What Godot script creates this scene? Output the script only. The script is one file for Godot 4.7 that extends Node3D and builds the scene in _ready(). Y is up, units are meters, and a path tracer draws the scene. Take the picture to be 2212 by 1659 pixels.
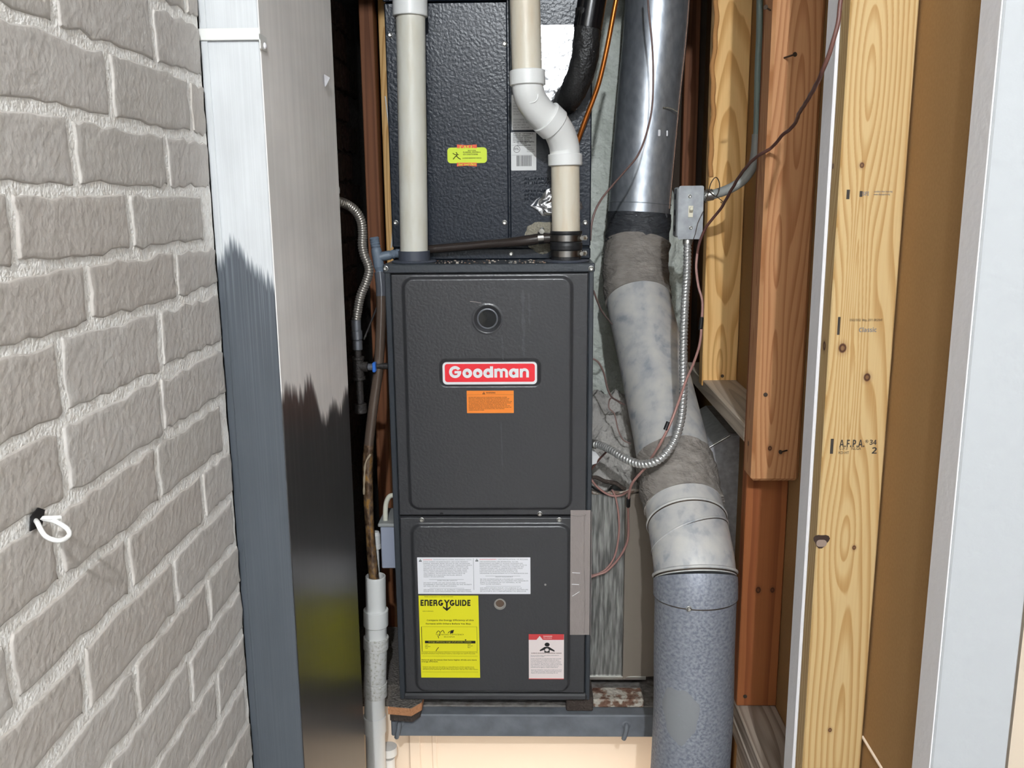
extends Node3D
# A furnace closet: brick wall and painted sheet metal chase on the left, furnace and coil cabinet in the middle,
# flue, open stud wall and painted casing on the right. Units are metres; the furnace front stands on z = 0, its foot on y = 0.

var M := {}
var rng := RandomNumberGenerator.new()

func _ready() -> void:
	rng.seed = 77
	setup_view()
	make_materials()
	build_shell()
	build_brick_wall()
	build_chase()
	build_stud_wall()
	build_left_gap()
	build_platform()
	build_furnace()
	build_coil()
	build_vents()
	build_drain()
	build_gas()
	build_flue()
	build_ducts()
	build_lines()
	build_switch()
	build_wires()
	build_lamps()

# ---------------------------------------------------------------- view and light
func setup_view() -> void:
	var cam := Camera3D.new()
	cam.name = "camera"
	cam.rotation_order = EULER_ORDER_YXZ
	cam.position = Vector3(0.09005, 1.152787, 1.926035)
	cam.rotation = Vector3(-0.203025, 0.0223, -0.0085467)
	cam.fov = 46.0417
	cam.near = 0.05
	cam.far = 50.0
	add_child(cam, true)
	cam.current = true
	var we := WorldEnvironment.new()
	we.name = "world_environment"
	var e := Environment.new()
	e.background_mode = Environment.BG_COLOR
	e.background_color = Color.BLACK
	e.tonemap_mode = Environment.TONE_MAPPER_LINEAR
	e.tonemap_exposure = 1.0
	e.sdfgi_enabled = true
	e.ssao_enabled = true
	e.ssil_enabled = true
	we.environment = e
	add_child(we, true)

const LAMP_AT := Vector3(0.20, 2.62, 3.6)
const LAMP_ENERGY := 7.3
const LOW_LAMP_AT := Vector3(0.06, -0.40, -0.03)
const LOW_LAMP_ENERGY := 0.095

# ---------------------------------------------------------------- mesh building
class MB:
	var v := PackedVector3Array()
	var n := PackedVector3Array()
	var uv := PackedVector2Array()
	var ix := PackedInt32Array()
	var uvf = null

	func put(p: Vector3, nn: Vector3, t := Vector2.ZERO) -> void:
		v.push_back(p)
		n.push_back(nn)
		uv.push_back(uvf.call(p) if uvf is Callable else t)

	# a flat polygon facing out, fan triangulated
	func poly(p: Array, out: Vector3) -> void:
		var nn: Vector3 = (p[1] - p[0]).cross(p[2] - p[0]).normalized()
		if nn.dot(out) < 0.0:
			p = p.duplicate()
			p.reverse()
			nn = -nn
		var b := v.size()
		for q in p:
			put(q, nn)
		for k in range(1, p.size() - 1):
			ix.append_array([b, b + k + 1, b + k])

	# rows of points; the front is on the side of (next row) x (next column)
	func grid(rows: Array, wrap := false, scale_uv := Vector2.ONE) -> void:
		var nr := rows.size()
		var nc: int = rows[0].size()
		var b := v.size()
		for i in nr:
			var r0: PackedVector3Array = rows[maxi(i - 1, 0)]
			var r1: PackedVector3Array = rows[mini(i + 1, nr - 1)]
			var r: PackedVector3Array = rows[i]
			for j in nc:
				var a := (j + nc - 1) % nc if wrap else maxi(j - 1, 0)
				var c := (j + 1) % nc if wrap else mini(j + 1, nc - 1)
				var nn := (r1[j] - r0[j]).cross(r[c] - r[a])
				put(r[j], nn.normalized() if nn.length_squared() > 1e-20 else Vector3.UP, Vector2(float(j) / (nc if wrap else nc - 1), float(i) / (nr - 1)) * scale_uv)
		var last := nc if wrap else nc - 1
		for i in nr - 1:
			for j in last:
				var k := (j + 1) % nc
				var p := b + i * nc + j
				var q := b + (i + 1) * nc + j
				var s := b + (i + 1) * nc + k
				var t := b + i * nc + k
				ix.append_array([p, s, q, p, t, s])

	func box(lo: Vector3, hi: Vector3, ch := 0.0) -> void:
		var c := (lo + hi) / 2.0
		var h := (hi - lo) / 2.0
		ch = minf(ch, 0.45 * minf(h.x, minf(h.y, h.z)) * 2.0)
		for ax in 3:
			var u := (ax + 1) % 3
			var w := (ax + 2) % 3
			for s in [-1.0, 1.0]:
				var p := []
				for k in [[-1, -1], [1, -1], [1, 1], [-1, 1]]:
					var q := Vector3.ZERO
					q[ax] = s * h[ax]
					q[u] = k[0] * (h[u] - ch)
					q[w] = k[1] * (h[w] - ch)
					p.append(c + q)
				var o := Vector3.ZERO
				o[ax] = s
				poly(p, o)
			if ch > 0.0:
				for su in [-1.0, 1.0]:
					for sw in [-1.0, 1.0]:
						var p := []
						for k in [[0, -1], [0, 1], [1, 1], [1, -1]]:
							var q := Vector3.ZERO
							q[ax] = k[1] * (h[ax] - ch)
							q[u] = su * (h[u] - (ch if k[0] == 1 else 0.0))
							q[w] = sw * (h[w] - (0.0 if k[0] == 1 else ch))
							p.append(c + q)
						var o := Vector3.ZERO
						o[u] = su
						o[w] = sw
						poly(p, o)
		if ch > 0.0:
			for sx in [-1.0, 1.0]:
				for sy in [-1.0, 1.0]:
					for sz in [-1.0, 1.0]:
						var s := Vector3(sx, sy, sz)
						var p := []
						for k in 3:
							var q := s * (h - Vector3.ONE * ch)
							q[k] = s[k] * h[k]
							p.append(c + q)
						poly(p, s)

	# profile (radius, height) from the bottom up, turned round the y axis of xf; each step of it has its own flat band
	func lathe(pr: Array, sides: int, xf := Transform3D.IDENTITY, phase := 0.0) -> void:
		for k in pr.size() - 1:
			var a: Vector2 = pr[k]
			var c: Vector2 = pr[k + 1]
			var d := c - a
			if d.length() < 1e-7:
				continue
			var m := Vector2(d.y, -d.x).normalized()
			var b := v.size()
			for s in [a, c]:
				for j in sides:
					var t := TAU * j / sides + phase
					put(xf * Vector3(cos(t) * s.x, s.y, sin(t) * s.x), (xf.basis * Vector3(cos(t) * m.x, m.y, sin(t) * m.x)).normalized(), Vector2(float(j) / sides, s.y))
			for j in sides:
				var e := (j + 1) % sides
				if a.x > 1e-6:
					ix.append_array([b + j, b + e, b + sides + j])
				if c.x > 1e-6:
					ix.append_array([b + e, b + sides + e, b + sides + j])

	# a tube along points; r is a number or a Callable(distance, angle)
	func tube(pts: PackedVector3Array, r: Variant, sides := 12, caps := true) -> void:
		var rows := []
		var nrm := Vector3.ZERO
		var s := 0.0
		var m := pts.size()
		for i in m:
			var t := (pts[mini(i + 1, m - 1)] - pts[maxi(i - 1, 0)]).normalized()
			if i == 0:
				nrm = (Vector3.UP if absf(t.y) < 0.9 else Vector3.BACK)
				nrm = (nrm - t * nrm.dot(t)).normalized()
			else:
				s += pts[i].distance_to(pts[i - 1])
				nrm = (nrm - t * nrm.dot(t)).normalized()
			var bi := t.cross(nrm)
			var row := PackedVector3Array()
			for j in sides:
				var a := TAU * j / sides
				var rr: float = r.call(s, a) if r is Callable else r
				row.push_back(pts[i] + (nrm * cos(a) - bi * sin(a)) * rr)
			rows.append(row)
		grid(rows, true, Vector2(1, s))
		if caps:
			poly(Array(rows[0]), pts[0] - pts[1])
			poly(Array(rows[m - 1]), pts[m - 1] - pts[m - 2])

	# a 2D outline (counter-clockwise) in the xy plane of xf, between two depths
	func prism(o: PackedVector2Array, z0: float, z1: float, xf := Transform3D.IDENTITY) -> void:
		var tri := Geometry2D.triangulate_polygon(o)
		var lo := o[0]
		var hi := o[0]
		for q in o:
			lo = lo.min(q)
			hi = hi.max(q)
		for side in [0, 1]:
			var b := v.size()
			var nn := xf.basis * Vector3(0, 0, 1.0 if side else -1.0)
			for q in o:
				put(xf * Vector3(q.x, q.y, z1 if side else z0), nn.normalized(), Vector2((q.x - lo.x) / (hi.x - lo.x), 1.0 - (q.y - lo.y) / (hi.y - lo.y)))
			for k in tri.size() / 3:
				var p := tri[k * 3]
				var q := tri[k * 3 + 1]
				var r := tri[k * 3 + 2]
				var ccw := (o[q] - o[p]).cross(o[r] - o[p]) > 0.0
				if ccw == (side == 1):
					ix.append_array([b + p, b + r, b + q])
				else:
					ix.append_array([b + p, b + q, b + r])
		for k in o.size():
			var a := o[k]
			var c := o[(k + 1) % o.size()]
			var d := (c - a).normalized()
			poly([xf * Vector3(a.x, a.y, z0), xf * Vector3(c.x, c.y, z0), xf * Vector3(c.x, c.y, z1), xf * Vector3(a.x, a.y, z1)], xf.basis * Vector3(d.y, -d.x, 0))

	func mesh() -> ArrayMesh:
		var arr := []
		arr.resize(Mesh.ARRAY_MAX)
		arr[Mesh.ARRAY_VERTEX] = v
		arr[Mesh.ARRAY_NORMAL] = n
		arr[Mesh.ARRAY_TEX_UV] = uv
		arr[Mesh.ARRAY_INDEX] = ix
		var m := ArrayMesh.new()
		m.add_surface_from_arrays(Mesh.PRIMITIVE_TRIANGLES, arr)
		return m

func box_mesh(lo: Vector3, hi: Vector3, ch := 0.0015, uvf = null) -> ArrayMesh:
	var b := MB.new()
	b.uvf = uvf
	b.box(lo.min(hi), lo.max(hi), ch)
	return b.mesh()

func tube_mesh(pts: PackedVector3Array, r: Variant, sides := 12, caps := true) -> ArrayMesh:
	var b := MB.new()
	b.tube(pts, r, sides, caps)
	return b.mesh()

func lathe_mesh(pr: Array, sides := 24, xf := Transform3D.IDENTITY, phase := 0.0) -> ArrayMesh:
	var b := MB.new()
	b.lathe(pr, sides, xf, phase)
	return b.mesh()

func prism_mesh(o: PackedVector2Array, z0: float, z1: float, xf := Transform3D.IDENTITY) -> ArrayMesh:
	var b := MB.new()
	b.prism(o, z0, z1, xf)
	return b.mesh()

func round_rect(c: Vector2, h: Vector2, r: float, k := 5) -> PackedVector2Array:
	var o := PackedVector2Array()
	for q in 4:
		var s := Vector2(1, 1) if q == 0 else Vector2(-1, 1) if q == 1 else Vector2(-1, -1) if q == 2 else Vector2(1, -1)
		for i in k + 1:
			var a := PI / 2 * (q + float(i) / k)
			o.push_back(c + s * (h - Vector2(r, r)) + Vector2(cos(a), sin(a)) * r)
	return o

# a smooth path through points, in steps of about d
func path(p: Array, d := 0.006) -> PackedVector3Array:
	var o := PackedVector3Array()
	for i in p.size() - 1:
		var a: Vector3 = p[maxi(i - 1, 0)]
		var b: Vector3 = p[i]
		var c: Vector3 = p[i + 1]
		var e: Vector3 = p[mini(i + 2, p.size() - 1)]
		var k := maxi(2, int(b.distance_to(c) / d))
		for j in k:
			o.push_back(b.cubic_interpolate(c, a, e, float(j) / k))
	o.push_back(p[-1])
	return o

# y axis from a towards b
func along(a: Vector3, b: Vector3) -> Transform3D:
	var y := (b - a).normalized()
	var x := y.cross(Vector3.BACK if absf(y.z) < 0.9 else Vector3.UP).normalized()
	return Transform3D(Basis(x, y, x.cross(y)), a)

func rod_profile(r: float, l: float, ch := 0.001) -> Array:
	return [Vector2(0, 0), Vector2(r - ch, 0), Vector2(r, ch), Vector2(r, l - ch), Vector2(r - ch, l), Vector2(0, l)]

# ---------------------------------------------------------------- nodes
func thing(called: String, label: String, category: String, at := Vector3.ZERO, group := "") -> Node3D:
	var o := Node3D.new()
	o.name = called
	o.position = at
	o.set_meta("label", label)
	o.set_meta("category", category)
	if group:
		o.set_meta("group", group)
	add_child(o, true)
	return o

# a mesh given in scene coordinates, under a thing or a part of it
func part(called: String, mesh: Mesh, mat: Material, parent: Node3D, label := "") -> MeshInstance3D:
	var o := MeshInstance3D.new()
	o.name = called
	o.mesh = mesh
	o.material_override = mat
	var base := Vector3.ZERO
	var up: Node = parent
	while up is Node3D and up != self:
		base += up.position
		up = up.get_parent()
	o.position = -base
	if label:
		o.set_meta("label", label)
	parent.add_child(o, true)
	return o

# a mesh with its own origin, set somewhere in the scene
func put_part(called: String, mesh: Mesh, mat: Material, parent: Node3D, xf: Transform3D) -> MeshInstance3D:
	var o := part(called, mesh, mat, parent)
	o.transform = Transform3D(xf.basis, o.position + xf.origin)
	return o

func struct(called: String, mesh: Mesh, mat: Material) -> MeshInstance3D:
	var o := MeshInstance3D.new()
	o.name = called
	o.mesh = mesh
	o.material_override = mat
	o.set_meta("kind", "structure")
	add_child(o, true)
	return o

func single(called: String, label: String, category: String, mesh: Mesh, mat: Material, group := "") -> MeshInstance3D:
	var o := MeshInstance3D.new()
	o.name = called
	o.mesh = mesh
	o.material_override = mat
	o.set_meta("label", label)
	o.set_meta("category", category)
	if group:
		o.set_meta("group", group)
	add_child(o, true)
	return o

# lettering as thin solid print: left/top anchored at p, in the xy plane of b, fitted to a width (0 keeps the font's own) and a height of the capitals
func lettering(s: String, p: Vector3, cap: float, width: float, mat: Material, parent: Node3D, bold := false, b := Basis.IDENTITY, serif := false, step := 3.0, heavy := -1.0) -> MeshInstance3D:
	var f := SystemFont.new()
	f.font_names = PackedStringArray(["Droid Serif" if serif else "Droid Sans"])
	f.font_weight = 700 if bold else 400
	var t := TextMesh.new()
	var fv := FontVariation.new()
	fv.base_font = f
	fv.variation_embolden = maxf(heavy, 0.0)
	t.font = fv
	t.text = s
	t.font_size = 32
	t.pixel_size = 0.01
	t.depth = 0.01
	t.curve_step = step
	t.horizontal_alignment = HORIZONTAL_ALIGNMENT_LEFT
	var box := t.get_aabb()
	var k := cap / 0.228
	var kx := k if width <= 0.0 else width / maxf(box.size.x, 1e-4)
	var o := part("lettering", t, mat, parent)
	var q := Basis(b.x * kx, b.y * k, b.z * 0.025)
	o.transform = Transform3D(q, o.position + p - b.x * box.position.x * kx - b.y * (box.position.y + box.size.y) * k)
	return o

# ---------------------------------------------------------------- materials
func noise(kind: int, freq: float, seed_: int, oct := 3) -> FastNoiseLite:
	var f := FastNoiseLite.new()
	f.noise_type = kind
	f.frequency = freq
	f.seed = seed_
	f.fractal_octaves = oct
	return f

func noise_tex(f: FastNoiseLite, size := 512, ramp: Array = []) -> NoiseTexture2D:
	var t := NoiseTexture2D.new()
	t.width = size
	t.height = size
	t.seamless = true
	t.noise = f
	if ramp.size():
		var g := Gradient.new()
		var offs := PackedFloat32Array()
		var cols := PackedColorArray()
		for r in ramp:
			offs.push_back(r[0])
			cols.push_back(r[1])
		g.offsets = offs
		g.colors = cols
		t.color_ramp = g
	return t

func mat(c: Color, rough := 0.6, metal := 0.0, spec := 0.5) -> StandardMaterial3D:
	var m := StandardMaterial3D.new()
	m.albedo_color = c
	m.roughness = rough
	m.metallic = metal
	m.metallic_specular = spec
	return m

func tri(m: StandardMaterial3D, s: Vector3) -> StandardMaterial3D:
	m.uv1_triplanar = true
	m.uv1_scale = s
	return m

func bump(m: StandardMaterial3D, t: Texture2D, cm: float) -> StandardMaterial3D:
	m.heightmap_enabled = true
	m.heightmap_texture = t
	m.heightmap_scale = cm
	return m

func g8(r: int, g: int, b: int) -> Color:
	return Color8(r, g, b)

func make_materials() -> void:
	var fine := noise_tex(noise(FastNoiseLite.TYPE_SIMPLEX_SMOOTH, 0.03, 3, 4), 512)
	var hammer_n := noise(FastNoiseLite.TYPE_SIMPLEX_SMOOTH, 0.06, 9, 2)
	hammer_n.domain_warp_enabled = true
	hammer_n.domain_warp_amplitude = 8.0
	hammer_n.domain_warp_frequency = 0.03
	var hammer := noise_tex(hammer_n, 512)
	var blotch := noise(FastNoiseLite.TYPE_SIMPLEX_SMOOTH, 0.012, 5, 5)
	# brick wall
	M.brick = tri(bump(mat(Color.WHITE, 0.7), fine, 0.09), Vector3(5, 5, 5))
	M.brick.albedo_texture = noise_tex(blotch, 512, [[0.0, g8(182, 176, 169)], [0.5, g8(188, 182, 176)], [1.0, g8(194, 189, 183)]])
	M.brick_b = M.brick.duplicate()
	M.brick_b.albedo_color = g8(250, 250, 249)
	M.brick_c = M.brick.duplicate()
	M.brick_c.albedo_color = g8(249, 247, 245)
	M.mortar = tri(bump(mat(Color.WHITE, 0.8), noise_tex(noise(FastNoiseLite.TYPE_SIMPLEX_SMOOTH, 0.05, 21, 4), 512), 0.12), Vector3(6, 6, 6))
	M.mortar.albedo_texture = noise_tex(noise(FastNoiseLite.TYPE_SIMPLEX_SMOOTH, 0.02, 8, 4), 512, [[0.0, g8(212, 206, 198)], [0.45, g8(234, 230, 224)], [1.0, g8(242, 240, 236)]])
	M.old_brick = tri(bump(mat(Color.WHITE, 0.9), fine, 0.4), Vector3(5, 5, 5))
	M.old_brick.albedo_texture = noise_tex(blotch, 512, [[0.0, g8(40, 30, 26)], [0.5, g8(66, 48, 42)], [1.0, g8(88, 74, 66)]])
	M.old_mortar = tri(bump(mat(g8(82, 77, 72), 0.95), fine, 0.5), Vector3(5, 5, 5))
	# paint
	M.white_wall = tri(bump(mat(g8(172, 174, 176), 0.55), fine, 0.05), Vector3(3, 3, 3))
	M.jamb = tri(bump(mat(g8(236, 234, 236), 0.6), fine, 0.05), Vector3(3, 3, 3))
	M.tan_wall = mat(g8(200, 184, 164), 0.8)
	M.cream = mat(g8(244, 226, 205), 0.7)
	M.ceiling = mat(g8(235, 235, 232), 0.9)
	M.floor = mat(g8(146, 142, 138), 0.7)
	M.paper = tri(bump(mat(Color.WHITE, 0.85), fine, 0.02), Vector3(1.5, 1.5, 1.5))
	M.paper.albedo_texture = noise_tex(noise(FastNoiseLite.TYPE_SIMPLEX_SMOOTH, 0.2, 14, 3), 512, [[0.0, g8(150, 114, 70)], [1.0, g8(160, 123, 78)]])
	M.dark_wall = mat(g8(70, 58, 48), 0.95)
	# furnace enamel
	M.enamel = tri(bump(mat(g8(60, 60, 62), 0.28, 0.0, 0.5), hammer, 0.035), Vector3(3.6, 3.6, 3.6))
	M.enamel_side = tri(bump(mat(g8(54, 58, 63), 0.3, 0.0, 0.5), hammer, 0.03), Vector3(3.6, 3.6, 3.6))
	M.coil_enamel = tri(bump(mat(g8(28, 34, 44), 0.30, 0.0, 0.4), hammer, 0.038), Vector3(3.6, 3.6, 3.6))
	M.platform_paint = tri(bump(mat(Color.WHITE, 0.6), fine, 0.1), Vector3(2, 2, 2))
	M.platform_paint.albedo_texture = noise_tex(noise(FastNoiseLite.TYPE_SIMPLEX_SMOOTH, 0.015, 31, 5), 512, [[0.0, g8(98, 101, 106)], [0.6, g8(112, 116, 122)], [1.0, g8(122, 125, 130)]])
	M.platform_top = tri(bump(mat(Color.WHITE, 0.85), fine, 0.3), Vector3(3, 3, 3))
	M.platform_top.albedo_texture = noise_tex(noise(FastNoiseLite.TYPE_SIMPLEX_SMOOTH, 0.02, 33, 5), 512, [[0.0, g8(92, 80, 72)], [0.4, g8(122, 117, 112)], [1.0, g8(150, 146, 140)]])
	M.rust_pad = tri(bump(mat(Color.WHITE, 0.9), fine, 0.4), Vector3(4, 4, 4))
	M.rust_pad.albedo_texture = noise_tex(noise(FastNoiseLite.TYPE_SIMPLEX_SMOOTH, 0.012, 35, 4), 512, [[0.0, g8(84, 48, 34)], [0.42, g8(120, 92, 76)], [0.55, g8(176, 168, 156)], [1.0, g8(196, 188, 176)]])
	# metals
	M.galv = tri(mat(Color.WHITE, 0.34, 0.75), Vector3(4, 4, 4))
	M.galv.albedo_texture = noise_tex(noise(FastNoiseLite.TYPE_SIMPLEX_SMOOTH, 0.02, 41, 5), 512, [[0.0, g8(118, 124, 132)], [0.5, g8(165, 169, 174)], [1.0, g8(196, 198, 200)]])
	M.galv_shiny = tri(mat(Color.WHITE, 0.38, 0.78), Vector3(5, 2, 5))
	M.galv_shiny.albedo_texture = noise_tex(noise(FastNoiseLite.TYPE_SIMPLEX_SMOOTH, 0.02, 43, 5), 512, [[0.0, g8(168, 175, 184)], [0.5, g8(196, 202, 210)], [1.0, g8(222, 226, 230)]])
	M.galv_dull = tri(bump(mat(Color.WHITE, 0.55, 0.12), fine, 0.03), Vector3(5, 5, 5))
	M.galv_dull.albedo_texture = noise_tex(noise(FastNoiseLite.TYPE_SIMPLEX_SMOOTH, 0.007, 47, 6), 512, [[0.2, g8(140, 146, 156)], [0.38, g8(190, 190, 190)], [0.7, g8(208, 206, 201)], [1.0, g8(216, 212, 204)]])
	M.galv_low = tri(bump(mat(Color.WHITE, 0.55, 0.3), fine, 0.03), Vector3(7, 7, 7))
	M.galv_low.albedo_texture = noise_tex(noise(FastNoiseLite.TYPE_SIMPLEX_SMOOTH, 0.032, 49, 5), 512, [[0.2, g8(114, 118, 130)], [0.5, g8(142, 146, 156)], [0.8, g8(160, 163, 170)], [1.0, g8(172, 174, 180)]])
	M.stain = tri(bump(mat(g8(134, 136, 139), 0.75), fine, 0.05), Vector3(5, 5, 5))
	M.plenum = tri(mat(Color.WHITE, 0.45, 0.25), Vector3(4, 4, 4))
	M.plenum.albedo_texture = noise_tex(noise(FastNoiseLite.TYPE_SIMPLEX_SMOOTH, 0.02, 59, 4), 512, [[0.1, g8(176, 174, 178)], [1.0, g8(218, 218, 220)]])
	M.mastic = tri(bump(mat(Color.WHITE, 0.8), noise_tex(noise(FastNoiseLite.TYPE_SIMPLEX_SMOOTH, 0.02, 51, 4), 512), 0.5), Vector3(4, 10, 4))
	M.mastic.albedo_texture = noise_tex(blotch, 512, [[0.0, g8(122, 116, 110)], [0.6, g8(146, 139, 132)], [1.0, g8(160, 153, 145)]])
	M.mastic_dark = tri(bump(mat(g8(58, 60, 64), 0.55), noise_tex(noise(FastNoiseLite.TYPE_SIMPLEX_SMOOTH, 0.02, 53, 4), 512), 0.5), Vector3(4, 10, 4))
	M.streak_metal = tri(mat(Color.WHITE, 0.45, 0.6), Vector3(9, 0.9, 9))
	M.streak_metal.albedo_texture = noise_tex(noise(FastNoiseLite.TYPE_SIMPLEX_SMOOTH, 0.02, 57, 5), 512, [[0.25, g8(104, 104, 102)], [0.5, g8(136, 136, 132)], [0.75, g8(164, 164, 160)], [1.0, g8(190, 190, 184)]])
	M.steel = mat(g8(178, 180, 182), 0.25, 1.0)
	M.band = mat(g8(150, 146, 142), 0.3, 1.0)
	M.zinc = mat(g8(196, 194, 188), 0.35, 0.9)
	M.flex = mat(g8(196, 196, 194), 0.3, 0.65)
	M.gas_flex = mat(g8(168, 162, 154), 0.3, 0.7)
	M.box_metal = tri(mat(Color.WHITE, 0.5, 0.5), Vector3(8, 8, 8))
	M.box_metal.albedo_texture = noise_tex(blotch, 256, [[0.0, g8(136, 139, 142)], [1.0, g8(170, 173, 176)]])
	M.iron = tri(bump(mat(g8(52, 48, 46), 0.6, 0.3), fine, 0.1), Vector3(8, 8, 8))
	M.nickel = mat(g8(132, 134, 140), 0.3, 0.55)
	M.copper = mat(g8(205, 122, 56), 0.3, 0.85)
	M.foil = tri(bump(mat(g8(232, 232, 234), 0.3, 0.95), noise_tex(noise(FastNoiseLite.TYPE_SIMPLEX_SMOOTH, 0.015, 61, 3), 512), 0.12), Vector3(6, 6, 6))
	M.nail = mat(g8(78, 66, 56), 0.6, 0.6)
	# plastics, rubber, fabric
	M.pvc = tri(mat(Color.WHITE, 0.4), Vector3(4, 0.9, 4))
	M.pvc.albedo_texture = noise_tex(noise(FastNoiseLite.TYPE_SIMPLEX_SMOOTH, 0.016, 63, 5), 512, [[0.0, g8(206, 198, 178)], [0.5, g8(216, 213, 200)], [1.0, g8(222, 220, 210)]])
	M.pvc_old = tri(mat(Color.WHITE, 0.4), Vector3(4, 0.7, 4))
	M.pvc_old.albedo_texture = noise_tex(noise(FastNoiseLite.TYPE_SIMPLEX_SMOOTH, 0.016, 65, 5), 512, [[0.0, g8(208, 188, 160)], [0.5, g8(220, 210, 190)], [1.0, g8(226, 220, 204)]])
	M.pvc_white = mat(g8(238, 238, 235), 0.35)
	M.pvc_dirty = tri(mat(Color.WHITE, 0.5), Vector3(9, 9, 9))
	M.pvc_dirty.albedo_texture = noise_tex(noise(FastNoiseLite.TYPE_SIMPLEX_SMOOTH, 0.02, 67, 5), 512, [[0.08, g8(150, 148, 126)], [0.24, g8(204, 202, 192)], [0.45, g8(224, 222, 218)], [1.0, g8(230, 229, 226)]])
	M.rubber = mat(g8(34, 34, 36), 0.4)
	M.dark_plastic = mat(g8(70, 74, 84), 0.5)
	M.gray_plastic = mat(g8(104, 116, 130), 0.42)
	M.lilac_plastic = mat(g8(150, 156, 172), 0.5)
	M.hose = mat(g8(52, 45, 42), 0.16)
	M.hose_clear = mat(g8(92, 94, 100), 0.12, 0.0, 0.8)
	M.drain = tri(mat(Color.WHITE, 0.25, 0.0, 0.6), Vector3(7, 3, 7))
	M.drain.albedo_texture = noise_tex(noise(FastNoiseLite.TYPE_SIMPLEX_SMOOTH, 0.016, 69, 4), 512, [[0.2, g8(42, 28, 18)], [0.45, g8(82, 62, 46)], [0.62, g8(112, 92, 74)], [0.85, g8(160, 118, 56)], [1.0, g8(128, 90, 44)]])
	M.foam = tri(bump(mat(g8(24, 24, 25), 0.5), noise_tex(noise(FastNoiseLite.TYPE_CELLULAR, 0.1, 71, 1), 512), 0.12), Vector3(5, 5, 5))
	M.blanket = tri(bump(mat(Color.WHITE, 0.95), fine, 0.8), Vector3(2.2, 2.2, 2.2))
	M.blanket.albedo_texture = noise_tex(blotch, 512, [[0.0, g8(206, 212, 200)], [1.0, g8(232, 236, 228)]])
	M.putty = tri(bump(mat(g8(150, 144, 128), 0.85), fine, 0.4), Vector3(8, 8, 8))
	M.tape = tri(bump(mat(g8(150, 140, 136), 0.55), fine, 0.12), Vector3(6, 3, 6))
	M.black = mat(g8(18, 18, 20), 0.5)
	M.glass_dark = mat(g8(10, 10, 10), 0.06)
	M.red = mat(g8(240, 42, 54), 0.4)
	M.white = mat(g8(238, 238, 238), 0.4)
	M.cream_plastic = mat(g8(232, 226, 204), 0.4)
	M.orange = mat(g8(248, 140, 46), 0.55)
	M.yellow = mat(g8(240, 232, 32), 0.5)
	M.lime = mat(g8(212, 232, 40), 0.5)
	M.call_red = mat(g8(228, 84, 34), 0.5)
	M.label_white = mat(g8(246, 245, 248), 0.5)
	M.label_pink = mat(g8(242, 228, 224), 0.5)
	M.danger_red = mat(g8(206, 66, 68), 0.5)
	M.plate_silver = mat(g8(214, 214, 212), 0.4)
	M.ink = mat(g8(26, 24, 22), 0.7)
	M.ink_gray = mat(g8(112, 110, 112), 0.7)
	M.ink_red = mat(g8(226, 120, 120), 0.7)
	M.ink_brown = mat(g8(98, 52, 20), 0.7)
	M.ink_olive = mat(g8(62, 58, 10), 0.7)
	M.ink_faint = mat(g8(150, 118, 72), 0.7)
	M.stamp = mat(g8(50, 44, 38), 0.8)
	M.wire_brown = mat(g8(98, 64, 57), 0.45)
	M.wire_pink = mat(g8(164, 124, 116), 0.45)
	M.wire_thin = mat(g8(124, 100, 94), 0.5)
	M.cable_gray = mat(g8(150, 152, 148), 0.5)
	M.teal_pipe = mat(g8(134, 150, 144), 0.5)
	M.white_cable = mat(g8(226, 224, 220), 0.45)
	M.blue = mat(g8(60, 120, 214), 0.35)
	M.shim_brick = tri(bump(mat(g8(188, 132, 92), 0.9), fine, 0.3), Vector3(6, 6, 6))
	M.dust = tri(bump(mat(g8(110, 104, 98), 1.0), fine, 0.6), Vector3(8, 8, 8))
	M.shim_dark = tri(bump(mat(g8(64, 54, 48), 0.9), fine, 0.3), Vector3(6, 6, 6))
	M.crumple = tri(bump(mat(g8(168, 164, 158), 0.8), fine, 0.6), Vector3(4, 4, 4))
	# wood: [board width, length shown per repeat], rings round the centres [x (0..1), y (metres), half width, half length]
	M.pine = wood_mat(wood_image([[(0.5556 - 0.522) / 0.092, 1.3025, 0.075, 0.05], [(0.5649 - 0.522) / 0.092, 0.6411, 0.085, 0.04], [0.35, 1.02, 0.03, 0.08], [0.4, 0.86, 0.04, 0.07], [0.6, 0.30, 0.1, 0.12]], g8(190, 163, 117), g8(160, 122, 72), 5.0, 101, [[(0.5518 - 0.522) / 0.092, 1.1934, 0.0032], [(0.5417 - 0.522) / 0.092, 0.9351, 0.0058], [(0.5801 - 0.522) / 0.092, 0.8917, 0.005], [(0.5791 - 0.522) / 0.092, 0.6277, 0.003], [(0.5618 - 0.522) / 0.092, 0.3202, 0.003]], 0.25, 1.45))
	M.pine_side = wood_mat(wood_image([[0.5, 2.5, 0.2, 0.6]], g8(208, 172, 122), g8(176, 134, 84), 6.0, 103, [], 0.0, 2.1))
	M.post = wood_mat(wood_image([[0.35, 0.80, 0.10, 0.10], [0.6, 1.30, 0.12, 0.12], [0.3, 1.05, 0.1, 0.08]], g8(190, 140, 98), g8(156, 102, 64), 6.0, 105, [[0.36, 0.668, 0.004]], 0.5, 1.7))
	M.red_stud = wood_mat(wood_image([[0.5, 1.2, 0.2, 0.5], [0.5, 0.2, 0.2, 0.4]], g8(152, 92, 54), g8(122, 66, 36), 3.0, 107, [[0.4, 0.34, 0.006], [0.75, 0.34, 0.005]], -0.1, 1.1))
	M.far_stud = wood_mat(wood_image([[0.5, 0.73, 0.11, 0.05], [0.55, 1.12, 0.2, 0.12]], g8(246, 202, 136), g8(206, 150, 84), 5.0, 109, [], 0.6, 1.75))
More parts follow.
